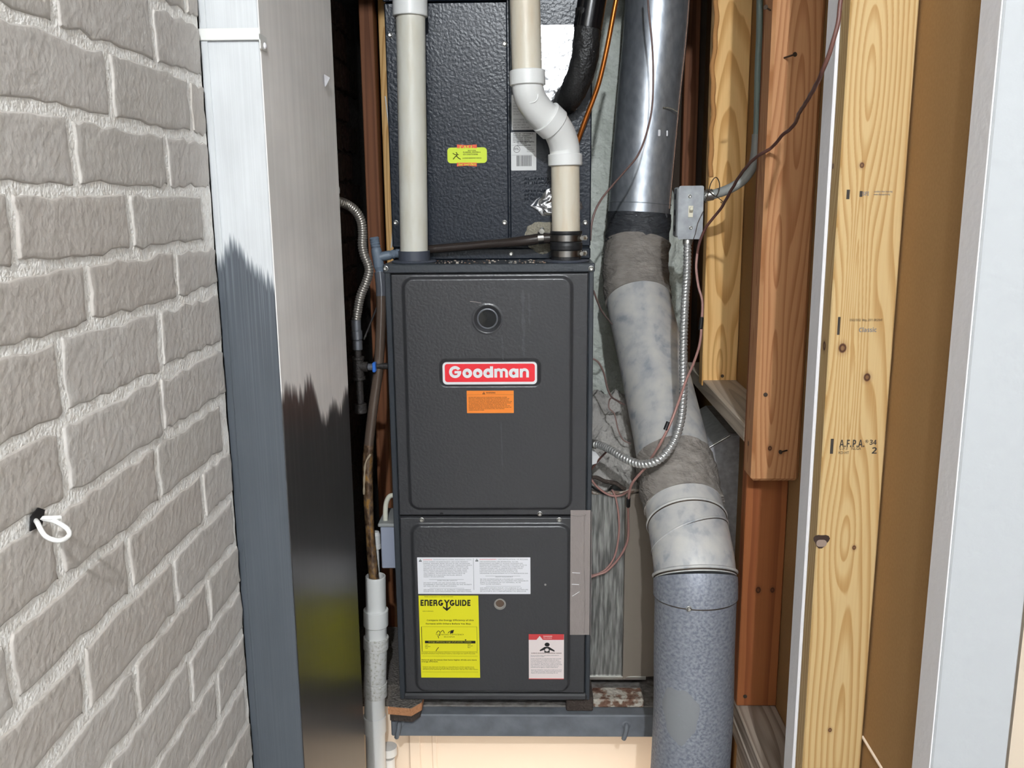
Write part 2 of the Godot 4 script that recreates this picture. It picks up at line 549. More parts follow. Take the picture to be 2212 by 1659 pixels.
	M.dark_stud = wood_mat(wood_image([[0.5, 1.0, 0.2, 0.5]], g8(142, 92, 62), g8(110, 66, 42), 3.0, 111, [], 0.0, 1.8))
	M.plate_wood = wood_mat(wood_image([[0.5, 0.0, 0.15, 0.2], [0.4, 0.5, 0.15, 0.2]], g8(204, 190, 172), g8(170, 154, 136), 4.0, 113, [], -0.8, 0.9))
	M.old_plate = wood_mat(wood_image([[0.5, 0.2, 0.15, 0.1], [0.3, 0.5, 0.1, 0.2]], g8(172, 158, 144), g8(120, 106, 94), 4.0, 115, [], -0.2, 0.9))

# plain-sawn boards: rings as nested long ovals round each centre, joined smoothly
func wood_image(centres: Array, early: Color, late: Color, rings: float, seed_: int, knots: Array, y0: float, y1: float) -> Array:
	var w := 128
	var h := 1024
	var warp := noise(FastNoiseLite.TYPE_SIMPLEX_SMOOTH, 0.02, seed_, 3)
	var fibre := noise(FastNoiseLite.TYPE_SIMPLEX_SMOOTH, 0.25, seed_ + 1, 2)
	var data := PackedByteArray()
	data.resize(w * h * 3)
	var k := 0
	for j in h:
		var y := lerpf(y1, y0, (j + 0.5) / h)
		var ys := y * 260.0
		for i in w:
			var x := (i + 0.5) / w
			var acc := 0.0
			for c in centres:
				var dx: float = (x - c[0]) / c[2]
				var dy: float = (y - c[1]) / c[3]
				acc += exp(-1.6 * sqrt(dx * dx + dy * dy))
			var r := -log(maxf(acc, 1e-9)) / 1.6 + 0.35 * warp.get_noise_2d(x * 60.0, ys * 0.35)
			var f := fposmod(r * rings * 0.2, 1.0)
			var t := smoothstep(0.35, 0.92, f) * (1.0 - smoothstep(0.93, 1.0, f)) * 0.75
			t += 0.14 * fibre.get_noise_2d(x * 90.0, ys * 0.05)
			var col := early.lerp(late, clampf(t, 0.0, 1.0))
			for q in knots:
				var d: float = Vector2((x - q[0]) * 0.092, (y - q[1]) * 0.8).length() / q[2]
				if d < 2.2:
					col = col.lerp(Color(0.24, 0.13, 0.08), smoothstep(0.35, 0.75, d) * (1.0 - smoothstep(0.8, 1.1, d)) * 0.6 + (1.0 - smoothstep(0.5, 1.0, d)) * 0.35 + (1.0 - smoothstep(0.8, 2.2, d)) * 0.15)
			data[k] = int(clampf(col.r, 0, 1) * 255)
			data[k + 1] = int(clampf(col.g, 0, 1) * 255)
			data[k + 2] = int(clampf(col.b, 0, 1) * 255)
			k += 3
	return [Image.create_from_data(w, h, false, Image.FORMAT_RGB8, data), y0, y1]

func wood_mat(a: Array) -> StandardMaterial3D:
	var m := mat(Color.WHITE, 0.6, 0.0, 0.35)
	m.albedo_texture = ImageTexture.create_from_image(a[0])
	m.set_meta("span", Vector2(a[1], a[2]))
	return m

# a wooden board; the grain runs along the axis "len_axis", the broad face shows the picture across "wide_axis"
func board(lo: Vector3, hi: Vector3, m: Material, len_axis := 1, wide_axis := 0, ch := 0.002) -> ArrayMesh:
	var span: Vector2 = m.get_meta("span", Vector2(0, 1))
	var third := 3 - len_axis - wide_axis
	var f := func(p: Vector3) -> Vector2:
		return Vector2((p[wide_axis] - lo[wide_axis] + (hi[third] - p[third]) * 0.93) / (hi[wide_axis] - lo[wide_axis]), (span.y - p[len_axis]) / (span.y - span.x))
	return box_mesh(lo, hi, ch, f)

# ---------------------------------------------------------------- the room
func slab(called: String, lo: Vector3, hi: Vector3, m: Material) -> MeshInstance3D:
	return struct(called, box_mesh(lo, hi, 0.0), m)

func build_shell() -> void:
	slab("floor", Vector3(-0.9, -0.55, -1.05), Vector3(2.2, -0.45, 5.1), M.floor)
	slab("ceiling", Vector3(-0.9, 2.78, -1.05), Vector3(2.2, 2.88, 5.1), M.ceiling)
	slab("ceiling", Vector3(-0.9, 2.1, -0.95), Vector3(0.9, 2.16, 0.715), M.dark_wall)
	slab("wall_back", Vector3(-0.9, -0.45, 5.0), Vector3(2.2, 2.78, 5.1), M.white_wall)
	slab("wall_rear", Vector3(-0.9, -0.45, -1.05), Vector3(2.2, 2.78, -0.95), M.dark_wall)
	slab("wall_right", Vector3(2.1, -0.45, 0.86), Vector3(2.2, 2.78, 5.0), M.white_wall)
	slab("wall_front", Vector3(0.72, -0.45, 0.79), Vector3(2.2, 2.78, 0.84), M.tan_wall)
	slab("wall_lintel", Vector3(-0.45, 1.97, 0.715), Vector3(0.72, 2.78, 0.80), M.white_wall)
	# the lit wall seen under the platform
	var low := slab("wall_low", Vector3(-0.45, -0.45, -0.26), Vector3(0.6, -0.0965, -0.2), M.cream)
	part("trim", box_mesh(Vector3(-0.235, -0.45, -0.2), Vector3(-0.205, -0.0965, -0.192), 0.003), M.cream, low)
	part("trim", box_mesh(Vector3(-0.175, -0.45, -0.2), Vector3(-0.162, -0.0965, -0.195), 0.003), M.cream, low)

# ---------------------------------------------------------------- painted brick wall
func brick_mesh(z0: float, z1: float, y0: float, y1: float, x: float, s: int, rough := 1.0) -> ArrayMesh:
	var f := noise(FastNoiseLite.TYPE_SIMPLEX_SMOOTH, 18.0, s, 3)
	var rows := []
	var us := [0.0, 0.0, 0.012, 0.04, 0.1, 0.2, 0.3, 0.4, 0.5, 0.6, 0.7, 0.8, 0.9, 0.96, 0.988, 1.0, 1.0]
	var vs := [0.0, 0.0, 0.035, 0.12, 0.3, 0.5, 0.7, 0.88, 0.965, 1.0, 1.0]
	for i in us.size():
		var row := PackedVector3Array()
		for j in vs.size():
			var uu: float = us[i]
			var vv: float = vs[j]
			# the outermost ring folds back into the mortar, the next one is the rounded arris
			var back := 0.0
			if i == 0 or i == us.size() - 1 or j == 0 or j == vs.size() - 1:
				back = 0.012
			elif i == 1 or i == us.size() - 2 or j == 1 or j == vs.size() - 2:
				back = 0.0012
			var z := lerpf(z1, z0, uu)
			var y := lerpf(y0, y1, vv)
			y += f.get_noise_2d(z * 1.6, y0 * 9.0 + (5.0 if vv > 0.5 else 0.0)) * 0.0062 * rough * absf(vv * 2.0 - 1.0)
			z += f.get_noise_2d(y * 1.6 + 31.0, z0 * 7.0 + (3.0 if uu > 0.5 else 0.0)) * 0.005 * rough * absf(uu * 2.0 - 1.0)
			row.push_back(Vector3(x - back + f.get_noise_2d(z * 2.0, y * 2.0 + 11.0) * 0.0006 * rough, y, z))
		rows.append(row)
	var b := MB.new()
	b.grid(rows)
	return b.mesh()

func build_brick_wall() -> void:
	# the body of the wall shows as the rough mortar between the bricks
	var f := noise(FastNoiseLite.TYPE_SIMPLEX_SMOOTH, 22.0, 4, 4)
	var rows := []
	var nz := 150
	var ny := 230
	for i in nz + 1:
		var row := PackedVector3Array()
		for j in ny + 1:
			var z := lerpf(1.75, 0.722, float(i) / nz)
			var y := lerpf(0.0, 1.62, float(j) / ny)
			row.push_back(Vector3(-0.3309 + 0.0011 * f.get_noise_2d(z, y), y, z))
		rows.append(row)
	var b := MB.new()
	b.grid(rows)
	b.box(Vector3(-0.45, -0.45, 0.745), Vector3(-0.342, 2.78, 5.0))
	b.box(Vector3(-0.45, -0.45, 1.75), Vector3(-0.333, 2.78, 5.0))
	b.box(Vector3(-0.45, 1.62, 0.70), Vector3(-0.333, 2.78, 1.75))
	b.box(Vector3(-0.45, -0.45, 0.70), Vector3(-0.333, 0.0, 1.75))
	var wall := struct("wall_left", b.mesh(), M.mortar)
	# bed joints measured from the photograph, from the top down, and where one head joint of each course is
	var beds := [1.512, 1.441, 1.372, 1.302, 1.231, 1.164, 1.098, 1.036, 0.961, 0.888, 0.818, 0.747, 0.678, 0.609, 0.540, 0.471, 0.402, 0.333, 0.264, 0.195, 0.126]
	var heads := [0.86, 0.98, 0.87, 0.99, 0.861, 0.974, 0.862, 0.9237, 0.936, 0.962, 0.834, 0.9445, 0.846, 0.9237, 0.84, 0.95, 0.84, 0.95, 0.84, 0.95]
	var mats := [M.brick, M.brick, M.brick_b, M.brick_c]
	for c in beds.size() - 1:
		var z: float = heads[c]
		while z > 0.72:
			z -= 0.2175
		var k := 0
		while z < 1.5:
			var z0 := maxf(z + 0.006, 0.7235)
			var z1 := z + 0.2175 - 0.006
			z += 0.2175
			if z1 - z0 < 0.03:
				continue
			var gap := rng.randf_range(0.0050, 0.0078)
			part("brick", brick_mesh(z0, z1, beds[c + 1] + gap, beds[c] - gap, -0.3289 + rng.randf_range(-0.0006, 0.0006), 200 + c * 11 + k), mats[rng.randi() % 4], wall)
			k += 1
	# a cut end of white cable sticks out of a joint
	var cab := thing("cable_stub", "short looped white cable poking out of a hole in the brick wall", "cable", Vector3(-0.329, 0.8898, 1.2121))
	part("cable", tube_mesh(path([Vector3(-0.345, 0.8812, 1.1853), Vector3(-0.322, 0.8918, 1.2209), Vector3(-0.312, 0.8825, 1.2285), Vector3(-0.303, 0.877, 1.2247), Vector3(-0.3, 0.8774, 1.2152), Vector3(-0.3, 0.8836, 1.2154), Vector3(-0.312, 0.8894, 1.2122), Vector3(-0.322, 0.8919, 1.2122), Vector3(-0.314, 0.8923, 1.2123), Vector3(-0.31, 0.8907, 1.2067)], 0.002), 0.0021, 10), M.white_cable, cab)
	part("hole", prism_mesh(PackedVector2Array([Vector2(-0.012, -0.006), Vector2(0.006, -0.008), Vector2(0.013, 0.004), Vector2(0.004, 0.009), Vector2(-0.009, 0.005)]), 0.0, 0.0012, Transform3D(Basis(Vector3.FORWARD, Vector3.UP, Vector3.RIGHT), Vector3(-0.3285, 0.8905, 1.2107))), M.black, cab)

# ---------------------------------------------------------------- painted sheet metal chase beside the bricks
# over: colour above the brushed edge, under: below it; edge(u) gives the height of the edge
func paint_image(w: int, h: int, y0: float, y1: float, over: Color, under: Color, edge: Callable, seed_: int, feather: float) -> Array:
	var st := noise(FastNoiseLite.TYPE_SIMPLEX_SMOOTH, 0.12, seed_, 3)
	var bl := noise(FastNoiseLite.TYPE_SIMPLEX_SMOOTH, 0.02, seed_ + 1, 4)
	var col := PackedByteArray()
	var ro := PackedByteArray()
	col.resize(w * h * 3)
	ro.resize(w * h * 3)
	var k := 0
	for j in h:
		var y := lerpf(y1, y0, (j + 0.5) / h)
		for i in w:
			var u := (i + 0.5) / w
			var e: float = edge.call(u)
			var s := st.get_noise_2d(u * 190.0, y * 16.0)
			var d: float = (e - y) / feather + s * 0.8
			var t := clampf(0.5 + d * 0.9, 0.0, 1.0)
			if d > 0.0:
				t = minf(t, 1.0 - 0.35 * maxf(0.0, s) * exp(-d * 0.12))
			var g := 1.0 + 0.05 * bl.get_noise_2d(u * 60.0, y * 300.0) + 0.03 * s
			var c := over.lerp(under, t)
			if d > 0.0:
				c = c.lerp(over, 0.05 * maxf(0.0, st.get_noise_2d(u * 300.0 + 500.0, y * 6.0)))
			data_put(col, k, c.r * g, c.g * g, c.b * g)
			data_put(ro, k, 0.0, lerpf(0.55, 0.33, t), 0.0)
			k += 3
	return [Image.create_from_data(w, h, false, Image.FORMAT_RGB8, col), Image.create_from_data(w, h, false, Image.FORMAT_RGB8, ro)]

func data_put(d: PackedByteArray, k: int, r: float, g: float, b: float) -> void:
	d[k] = int(clampf(r, 0, 1) * 255)
	d[k + 1] = int(clampf(g, 0, 1) * 255)
	d[k + 2] = int(clampf(b, 0, 1) * 255)

func build_chase() -> void:
	var y0 := -0.1
	var y1 := 1.5
	var t := thing("metal_chase", "tall painted sheet metal chase beside the brick wall, its lower part brushed dark", "duct", Vector3(-0.296, -0.45, 0.49))
	var fa := paint_image(128, 1024, y0, y1, g8(200, 202, 203), g8(76, 81, 87), func(u: float) -> float:
		return 1.062 + 0.035 * exp(-pow((u - 0.33) / 0.2, 2.0)) - 0.02 * smoothstep(0.55, 1.0, u), 301, 0.018)
	var mf := mat(Color.WHITE, 0.42)
	mf.albedo_texture = ImageTexture.create_from_image(fa[0])
	var sa := paint_image(192, 1024, y0, y1, g8(240, 236, 232), g8(46, 44, 43), func(u: float) -> float:
		return 0.8751 - 0.085 * smoothstep(0.28, 0.6, u) + 0.012 * sin(u * 21.0), 303, 0.022)
	var ms := mat(Color.WHITE, 1.0)
	ms.albedo_texture = ImageTexture.create_from_image(sa[0])
	ms.roughness_texture = ImageTexture.create_from_image(sa[1])
	ms.roughness_texture_channel = BaseMaterial3D.TEXTURE_CHANNEL_GREEN
	ms.metallic_specular = 0.36
	var fu := func(p: Vector3) -> Vector2: return Vector2((p.x + 0.335) / 0.078, (y1 - p.y) / (y1 - y0))
	var su := func(p: Vector3) -> Vector2: return Vector2((0.71 - p.z) / 0.45, (y1 - p.y) / (y1 - y0))
	part("front_panel", box_mesh(Vector3(-0.332, -0.45, 0.7), Vector3(-0.2575, 2.1, 0.71), 0.0012, fu), mf, t, "white front face, brushed grey below")
	part("side_panel", box_mesh(Vector3(-0.262, -0.45, 0.262), Vector3(-0.2565, 2.1, 0.7085), 0.001, su), ms, t, "taupe side face, glossy black below")
	part("folded_seam", box_mesh(Vector3(-0.333, -0.45, 0.7098), Vector3(-0.3235, 2.1, 0.7122), 0.0008, fu), mf, t)
	# a bent tab of metal at the far edge
	var tab := MB.new()
	tab.poly([Vector3(-0.2563, 1.359, 0.3425), Vector3(-0.25, 1.3551, 0.3258), Vector3(-0.25, 1.3406, 0.3539), Vector3(-0.2563, 1.3385, 0.3401)], Vector3(1, 0, 1))
	tab.poly([Vector3(-0.2563, 1.359, 0.3425), Vector3(-0.2563, 1.3385, 0.3401), Vector3(-0.254, 1.3417, 0.3634), Vector3(-0.254, 1.3526, 0.3644)], Vector3(1, 0, 1))
	part("tab", tab.mesh(), M.jamb, t)
	part("wire_hook", tube_mesh(path([Vector3(-0.2695, 1.1749, 0.258), Vector3(-0.269, 1.1767, 0.24), Vector3(-0.2652, 1.1768, 0.23), Vector3(-0.2628, 1.1718, 0.23), Vector3(-0.2632, 1.1635, 0.23)], 0.002), 0.0011, 8), M.zinc, t)
	# strap round the chase
	var s := thing("metal_strap", "white painted metal strap across the top of the white chase strip", "strap", Vector3(-0.2948, 1.3572, 0.713))
	var o := MB.new()
	o.box(Vector3(-0.341, 1.3532, 0.7123), Vector3(-0.2545, 1.3678, 0.7145), 0.0007)
	o.box(Vector3(-0.2565, 1.3422, 0.685), Vector3(-0.2545, 1.3613, 0.7145), 0.0007)
	part("band", o.mesh(), mat(g8(222, 221, 216), 0.45), s)
	put_part("screw", lathe_mesh([Vector2(0.0042, 0), Vector2(0.0038, 0.0015), Vector2(0.002, 0.0025), Vector2(0, 0.0028)], 12), M.jamb, s, Transform3D(Basis(Vector3.UP, Vector3.RIGHT, Vector3.BACK), Vector3(-0.2545, 1.3484, 0.697)))

# ---------------------------------------------------------------- right side: studs, drywall, casing
func nail(parent: Node3D, at: Vector3, dir: Vector3, l := 0.03) -> void:
	var b := MB.new()
	b.lathe([Vector2(0, 0), Vector2(0.0016, 0), Vector2(0.0016, l), Vector2(0.0042, l), Vector2(0.0042, l + 0.0012), Vector2(0, l + 0.0014)], 10, along(at, at + dir))
	part("nail", b.mesh(), M.nail, parent)

func build_stud_wall() -> void:
	# drywall: brown paper towards the closet
	var dw := slab("wall_side", Vector3(0.617, -0.45, -0.95), Vector3(0.632, 2.78, 0.79), M.paper)
	var mark := lettering("ROCK", Vector3(0.6168, 0.4685, 0.5905), 0.021, 0.078, M.stamp, dw, true, Basis(Vector3(0, -0.72, -0.69), Vector3(0, 0.69, -0.72), Vector3(-1, 0, 0)))
	mark.name = "printed_mark"
	var sx: Vector3 = Vector3(0.6165, 0.305, 0.615)
	var sy: Vector3 = Vector3(0.6165, 0.3041, 0.704)
	part("paper_scratch", tube_mesh(PackedVector3Array([sx, sx.lerp(sy, 0.5), sy]), 0.0026, 6), M.cream, dw)
	# casing at the right of the opening
	struct("trim_1", box_mesh(Vector3(0.61, -0.45, 0.812), Vector3(0.706, 2.78, 0.86), 0.002), M.white_wall)
	struct("trim_2", box_mesh(Vector3(0.6085, -0.45, 0.808), Vector3(0.6105, 2.78, 0.857), 0.0005), M.jamb)
	# the pale 2x4 with stamps
	var y := thing("pine_stud", "pale new pine stud with black grade stamps and oval grain, nearest stud on the right", "stud", Vector3(0.565, -0.45, 0.6))
	part("board", board(Vector3(0.522, -0.45, 0.582), Vector3(0.614, 2.1, 0.62), M.pine), M.pine, y)
	var z := 0.6203
	lettering("A.F.P.A.", Vector3(0.5464, 0.7974, 0.6203), 0.7974 - 0.7861, 0.5832 - 0.5464, M.stamp, y, true)
	lettering("®", Vector3(0.5839, 0.7973, 0.6203), 0.0045, 0.0, M.stamp, y)
	lettering("34", Vector3(0.5907, 0.7973, 0.6203), 0.0075, 0.6009 - 0.5907, M.stamp, y, true)
	lettering("S-P-F", Vector3(0.5465, 0.7854, 0.6203), 0.0036, 0.5587 - 0.5457, M.stamp, y)
	lettering("NLGA", Vector3(0.5649, 0.7857, 0.6203), 0.0036, 0.5777 - 0.5641, M.stamp, y)
	lettering("KD-HT", Vector3(0.5462, 0.7796, 0.6203), 0.0038, 0.56 - 0.545, M.stamp, y)
	lettering("2", Vector3(0.5949, 0.7859, 0.6203), 0.0098, 0.0072, M.stamp, y, true)
	lettering("Classic", Vector3(0.5635, 0.9655, 0.6203), 0.0064, 0.5884 - 0.5632, M.ink_gray, y, true)
	lettering("0502/3032  May, 2011 08:20:41", Vector3(0.5494, 0.9777, 0.6203), 0.0032, 0.5963 - 0.5499, M.stamp, y)
	lettering("SFI", Vector3(0.5555, 1.1573, 0.6203), 0.0055, 0.5641 - 0.5558, M.ink_gray, y, true)
	lettering("Certified Fiber Sourcing\nwww.sfiprogram.org", Vector3(0.5709, 1.1585, 0.6203), 0.0022, 0.597 - 0.5712, M.ink_gray, y)
	for q in [[Vector3(0.5354, 0.7875, 0.6203), 0.0022, 0.0115], [Vector3(0.5351, 1.1537, 0.6203), 0.0022, 0.0065], [Vector3(0.5531, 1.1542, 0.6203), 0.002, 0.004], [Vector3(0.5341, 0.9677, 0.6203), 0.0018, 0.013]]:
		part("printed_bar", box_mesh(q[0] - Vector3(q[1], q[2], 0), q[0] + Vector3(q[1], q[2], 0.0002), 0.0), M.stamp, y)
	# knot hole through the corner
	var kh := MB.new()
	var ko := PackedVector2Array()
	for i in 18:
		var a := TAU * i / 18
		ko.push_back(Vector2(cos(a) * 0.0115, sin(a) * 0.0105) * (1.0 + 0.18 * sin(a * 3.0 + 1.0)))
	kh.prism(ko, 0.0, 0.0008, Transform3D(Basis(Vector3.FORWARD, -0.3), Vector3(0.5287, 0.639, 0.6203)))
	part("knot", kh.mesh(), mat(g8(52, 36, 28), 0.9), y)
	part("knot_core", prism_mesh(round_rect(Vector2.ZERO, Vector2(0.0078, 0.0055), 0.005), 0.0, 0.0016, Transform3D(Basis.IDENTITY, Vector3(0.5289, 0.6353, 0.6203))), mat(g8(140, 122, 110), 0.9), y)
	# painted board edge behind it
	single("painted_board", "narrow white painted board edge just behind the stamped pine stud", "board", board(Vector3(0.5185, -0.45, 0.532), Vector3(0.614, 2.1, 0.5805), M.jamb), M.jamb)
	# the old post with nails, cut off above the floor
	var p := thing("wooden_post", "old reddish wooden post with two bent nails, cut off above the floor", "post", Vector3(0.57, 0.6003, 0.17))
	part("board", board(Vector3(0.5225, 0.6003, 0.141), Vector3(0.616, 2.1, 0.207), M.post, 1, 0, 0.006), M.post, p)
	nail(p, Vector3(0.5461, 1.3953, 0.207), Vector3(0.35, 0.05, 0.9))
	nail(p, Vector3(0.5896, 0.6637, 0.207), Vector3(-0.75, 0.02, 0.6), 0.02)
	nail(p, Vector3(0.5423, 0.7758, 0.205), Vector3(0, 0, 1), 0.002)
	nail(p, Vector3(0.5178, 1.4767, 0.205), Vector3(-0.6, 0.1, 0.8), 0.02)
	# the full stud behind the post
	var r := thing("old_stud", "dark red-brown stud behind the cut post, standing on the weathered floor plate", "stud", Vector3(0.575, 0.071, 0.12))
	part("board", board(Vector3(0.531, 0.071, 0.1), Vector3(0.616, 2.1, 0.14), M.red_stud), M.red_stud, r)
	nail(r, Vector3(0.5475, 0.0953, 0.14), Vector3(0, 0, 1), 0.002)
	# the far yellow stud on its plate
	var f := thing("yellow_stud", "yellow pine stud with arched grain behind the switch box, standing on the high plate", "stud", Vector3(0.57, 0.69, -0.37))
	part("board", board(Vector3(0.527, 0.6753 , -0.40), Vector3(0.616, 2.1, -0.36), M.far_stud), M.far_stud, f)
	nail(f, Vector3(0.5786, 0.7011, -0.36), Vector3(0, 0, 1), 0.002)
	part("bark_edge", tube_mesh(path([Vector3(0.529, 1.74, -0.361), Vector3(0.531, 1.6, -0.36), Vector3(0.529, 1.45, -0.361), Vector3(0.531, 1.3, -0.36), Vector3(0.529, 1.2, -0.361)], 0.01), func(s: float, a: float) -> float: return 0.006 + 0.004 * sin(s * 61.0) * sin(s * 23.0 + a), 8), mat(g8(190, 138, 84), 0.9), f)
	single("wall_plate", "horizontal weathered plank high under the yellow stud, running toward the old stud", "plank", board(Vector3(0.53, 0.652, -0.62), Vector3(0.616, 0.69, 0.1), M.plate_wood, 2, 0), M.plate_wood)
	single("floor_plate", "upper weathered floor plank at the foot of the dark red-brown stud", "plank", board(Vector3(0.5305, 0.034, 0.1), Vector3(0.616, 0.07, 0.80), M.old_plate, 2, 0), M.old_plate)
	single("floor_plate", "lower weathered floor plank, under the other plank beside the flue", "plank", board(Vector3(0.528, -0.006, 0.1), Vector3(0.616, 0.032, 0.80), M.old_plate, 2, 0), M.old_plate)
	single("floor_joist", "deep timber low down under the weathered floor planks", "timber", board(Vector3(0.545, -0.45, 0.1), Vector3(0.616, -0.0065, 0.80), M.old_plate, 2, 0), M.old_plate)
	# rough stud behind the flue
	single("rough_stud", "rough dark stud deep behind the flue, with fluff along its edge", "stud", board(Vector3(0.5483, -0.45, -0.94), Vector3(0.591, 2.1, -0.90), M.dark_stud), M.dark_stud)

# ---------------------------------------------------------------- the dark gap on the left
func build_left_gap() -> void:
	var b := MB.new()
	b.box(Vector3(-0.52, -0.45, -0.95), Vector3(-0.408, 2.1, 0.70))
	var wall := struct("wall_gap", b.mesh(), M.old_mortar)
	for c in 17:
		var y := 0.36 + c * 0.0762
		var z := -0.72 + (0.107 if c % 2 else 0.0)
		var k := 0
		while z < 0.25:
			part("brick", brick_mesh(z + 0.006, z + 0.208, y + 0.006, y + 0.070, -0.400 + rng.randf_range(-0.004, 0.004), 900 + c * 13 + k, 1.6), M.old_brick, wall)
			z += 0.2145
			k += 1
	single("gap_stud", "brown wooden stud in the dark gap left of the coil cabinet", "stud", board(Vector3(-0.3627, -0.45, -0.66), Vector3(-0.3246, 2.1, -0.6), M.dark_stud), M.dark_stud)
	single("gap_batten", "thin light wooden batten between the gap stud and the coil cabinet", "batten", board(Vector3(-0.3183, -0.45, -0.70), Vector3(-0.2809, 2.1, -0.64), M.far_stud), M.far_stud)

# ---------------------------------------------------------------- platform, shims
func build_platform() -> void:
	var t := thing("platform", "grey painted wooden platform under the furnace, with two hooks on its front", "platform", Vector3(0.14, -0.45, -0.2))
	part("front_rail", box_mesh(Vector3(-0.246, -0.0955, -0.036), Vector3(0.526, -0.0385, 0.002), 0.003), M.platform_paint, t)
	part("top_board", box_mesh(Vector3(-0.246, -0.060, -0.44), Vector3(0.526, -0.0375, -0.0365), 0.002), M.platform_top, t)
	part("lower_board", box_mesh(Vector3(-0.246, -0.0955, -0.436), Vector3(0.526, -0.061, -0.0365), 0.002), M.platform_paint, t)
	for x in [[861, 1570], [1348, 1575]]:
		var p: Vector3 = Vector3(-0.2282, -0.0725, 0.002) if x[0] == 861 else Vector3(0.3061, -0.0736, 0.002)
		var h := MB.new()
		h.tube(path([p + Vector3(0.003, 0.012, -0.002), p + Vector3(0.003, 0.012, 0.008), p + Vector3(0.002, 0.004, 0.011), p + Vector3(-0.001, -0.008, 0.013), p + Vector3(-0.004, -0.019, 0.010)], 0.002), 0.0056, 10)
		h.lathe([Vector2(0.011, 0), Vector2(0.007, 0.002), Vector2(0, 0.0025)], 12, Transform3D(Basis(Vector3.RIGHT, PI / 2), p + Vector3(0.003, 0.010, 0)))
		part("hook", h.mesh(), M.platform_paint, t)
	part("side_board", box_mesh(Vector3(-0.40, -0.0955, -0.44), Vector3(-0.2465, -0.036, -0.125), 0.002), M.dust, t)
	for x in [-0.22, 0.5]:
		part("leg", box_mesh(Vector3(x - 0.02, -0.45, -0.40), Vector3(x + 0.02, -0.0955, -0.36), 0.002), M.platform_paint, t)
	var s := thing("brick_shim", "broken orange brick on a dark strip, under the front left corner of the furnace", "brick", Vector3(-0.205, -0.0375, 0.01))
	var o := PackedVector2Array([Vector2(-0.2475, -0.036), Vector2(-0.2475, 0.024), Vector2(-0.192, 0.032), Vector2(-0.1705, -0.0), Vector2(-0.1705, -0.036)])
	o.reverse()
	var xf := Transform3D(Basis(Vector3.RIGHT, Vector3.FORWARD, Vector3.UP), Vector3.ZERO)
	var oo := PackedVector2Array()
	for q in [[-0.2475, -0.026], [-0.192, -0.034], [-0.1705, -0.008], [-0.1705, 0.036], [-0.2475, 0.036]]:
		oo.push_back(Vector2(q[0], q[1]))
	part("brick", prism_mesh(oo, -0.0225, -0.003, xf), M.shim_brick, s)
	part("dust", prism_mesh(oo, -0.0029, -0.0008, xf), M.dust, s)
	var od := PackedVector2Array()
	for q in [[-0.243, -0.028], [-0.19, -0.034], [-0.174, -0.012], [-0.174, 0.034], [-0.243, 0.034]]:
		od.push_back(Vector2(q[0], q[1]))
	part("lower_strip", prism_mesh(od, -0.0372, -0.0228, xf), M.shim_dark, s)
	var s2 := thing("rusty_pad", "rust-stained pale pad on the platform, right of the furnace foot", "pad", Vector3(0.2953, -0.037, -0.0629))
	part("pad", box_mesh(Vector3(0.232, -0.0372, -0.085), Vector3(0.353, -0.016, -0.028), 0.003), M.rust_pad, s2)
	single("wood_shim", "thin dark shim under the front right corner of the furnace", "shim", box_mesh(Vector3(0.168, -0.0372, -0.12), Vector3(0.232, -0.0012, -0.012), 0.003), M.shim_dark)
	single("wood_shim", "dark rear shim hidden in the shadow under the furnace", "shim", box_mesh(Vector3(-0.2, -0.0372, -0.42), Vector3(0.2, -0.0012, -0.38), 0.003), M.shim_dark)

# ---------------------------------------------------------------- furnace
func sd_rr(p: Vector2, c: Vector2, h: Vector2, r: float) -> float:
	var q := (p - c).abs() - h + Vector2(r, r)
	return minf(maxf(q.x, q.y), 0.0) + q.max(Vector2.ZERO).length() - r

func field(x0: float, x1: float, y0: float, y1: float, step: float, h: Callable, edge := 0.012) -> ArrayMesh:
	var nx := int((x1 - x0) / step)
	var ny := int((y1 - y0) / step)
	var rows := []
	for i in nx + 1:
		var row := PackedVector3Array()
		for j in ny + 1:
			var x := lerpf(x0, x1, float(i) / nx)
			var y := lerpf(y0, y1, float(j) / ny)
			var z: float = h.call(x, y)
			if i == 0 or j == 0 or i == nx or j == ny:
				z -= edge
			row.push_back(Vector3(x, y, z))
		rows.append(row)
	var b := MB.new()
	b.grid(rows)
	return b.mesh()

func screw_mesh() -> ArrayMesh:
	var b := MB.new()
	b.lathe([Vector2(0.0056, 0), Vector2(0.0056, 0.0008), Vector2(0.0046, 0.0012)], 16)
	b.lathe([Vector2(0.0040, 0.001), Vector2(0.0040, 0.0042), Vector2(0.0034, 0.0048), Vector2(0.002, 0.0046), Vector2(0, 0.0044)], 6)
	b.box(Vector3(-0.0034, 0.0045, -0.0005), Vector3(0.0034, 0.0050, 0.0005))
	return b.mesh()

func screw(parent: Node3D, at: Vector3, m: Material = null) -> void:
	put_part("screw", scr, m if m else M.zinc, parent, Transform3D(Basis(Vector3.BACK, rng.randf() * 3.0) * Basis(Vector3.RIGHT, PI / 2), at))

var scr: ArrayMesh

func rect_label(called: String, a: Vector3, b: Vector3, r: float, m: Material, parent: Node3D, label := "", thick := 0.0004) -> MeshInstance3D:
	var c := (a + b) / 2.0
	var h := ((a - b) / 2.0).abs()
	return part(called, prism_mesh(round_rect(Vector2(c.x, c.y), Vector2(h.x, h.y), r, 4), minf(a.z, b.z), minf(a.z, b.z) + thick), m, parent, label)

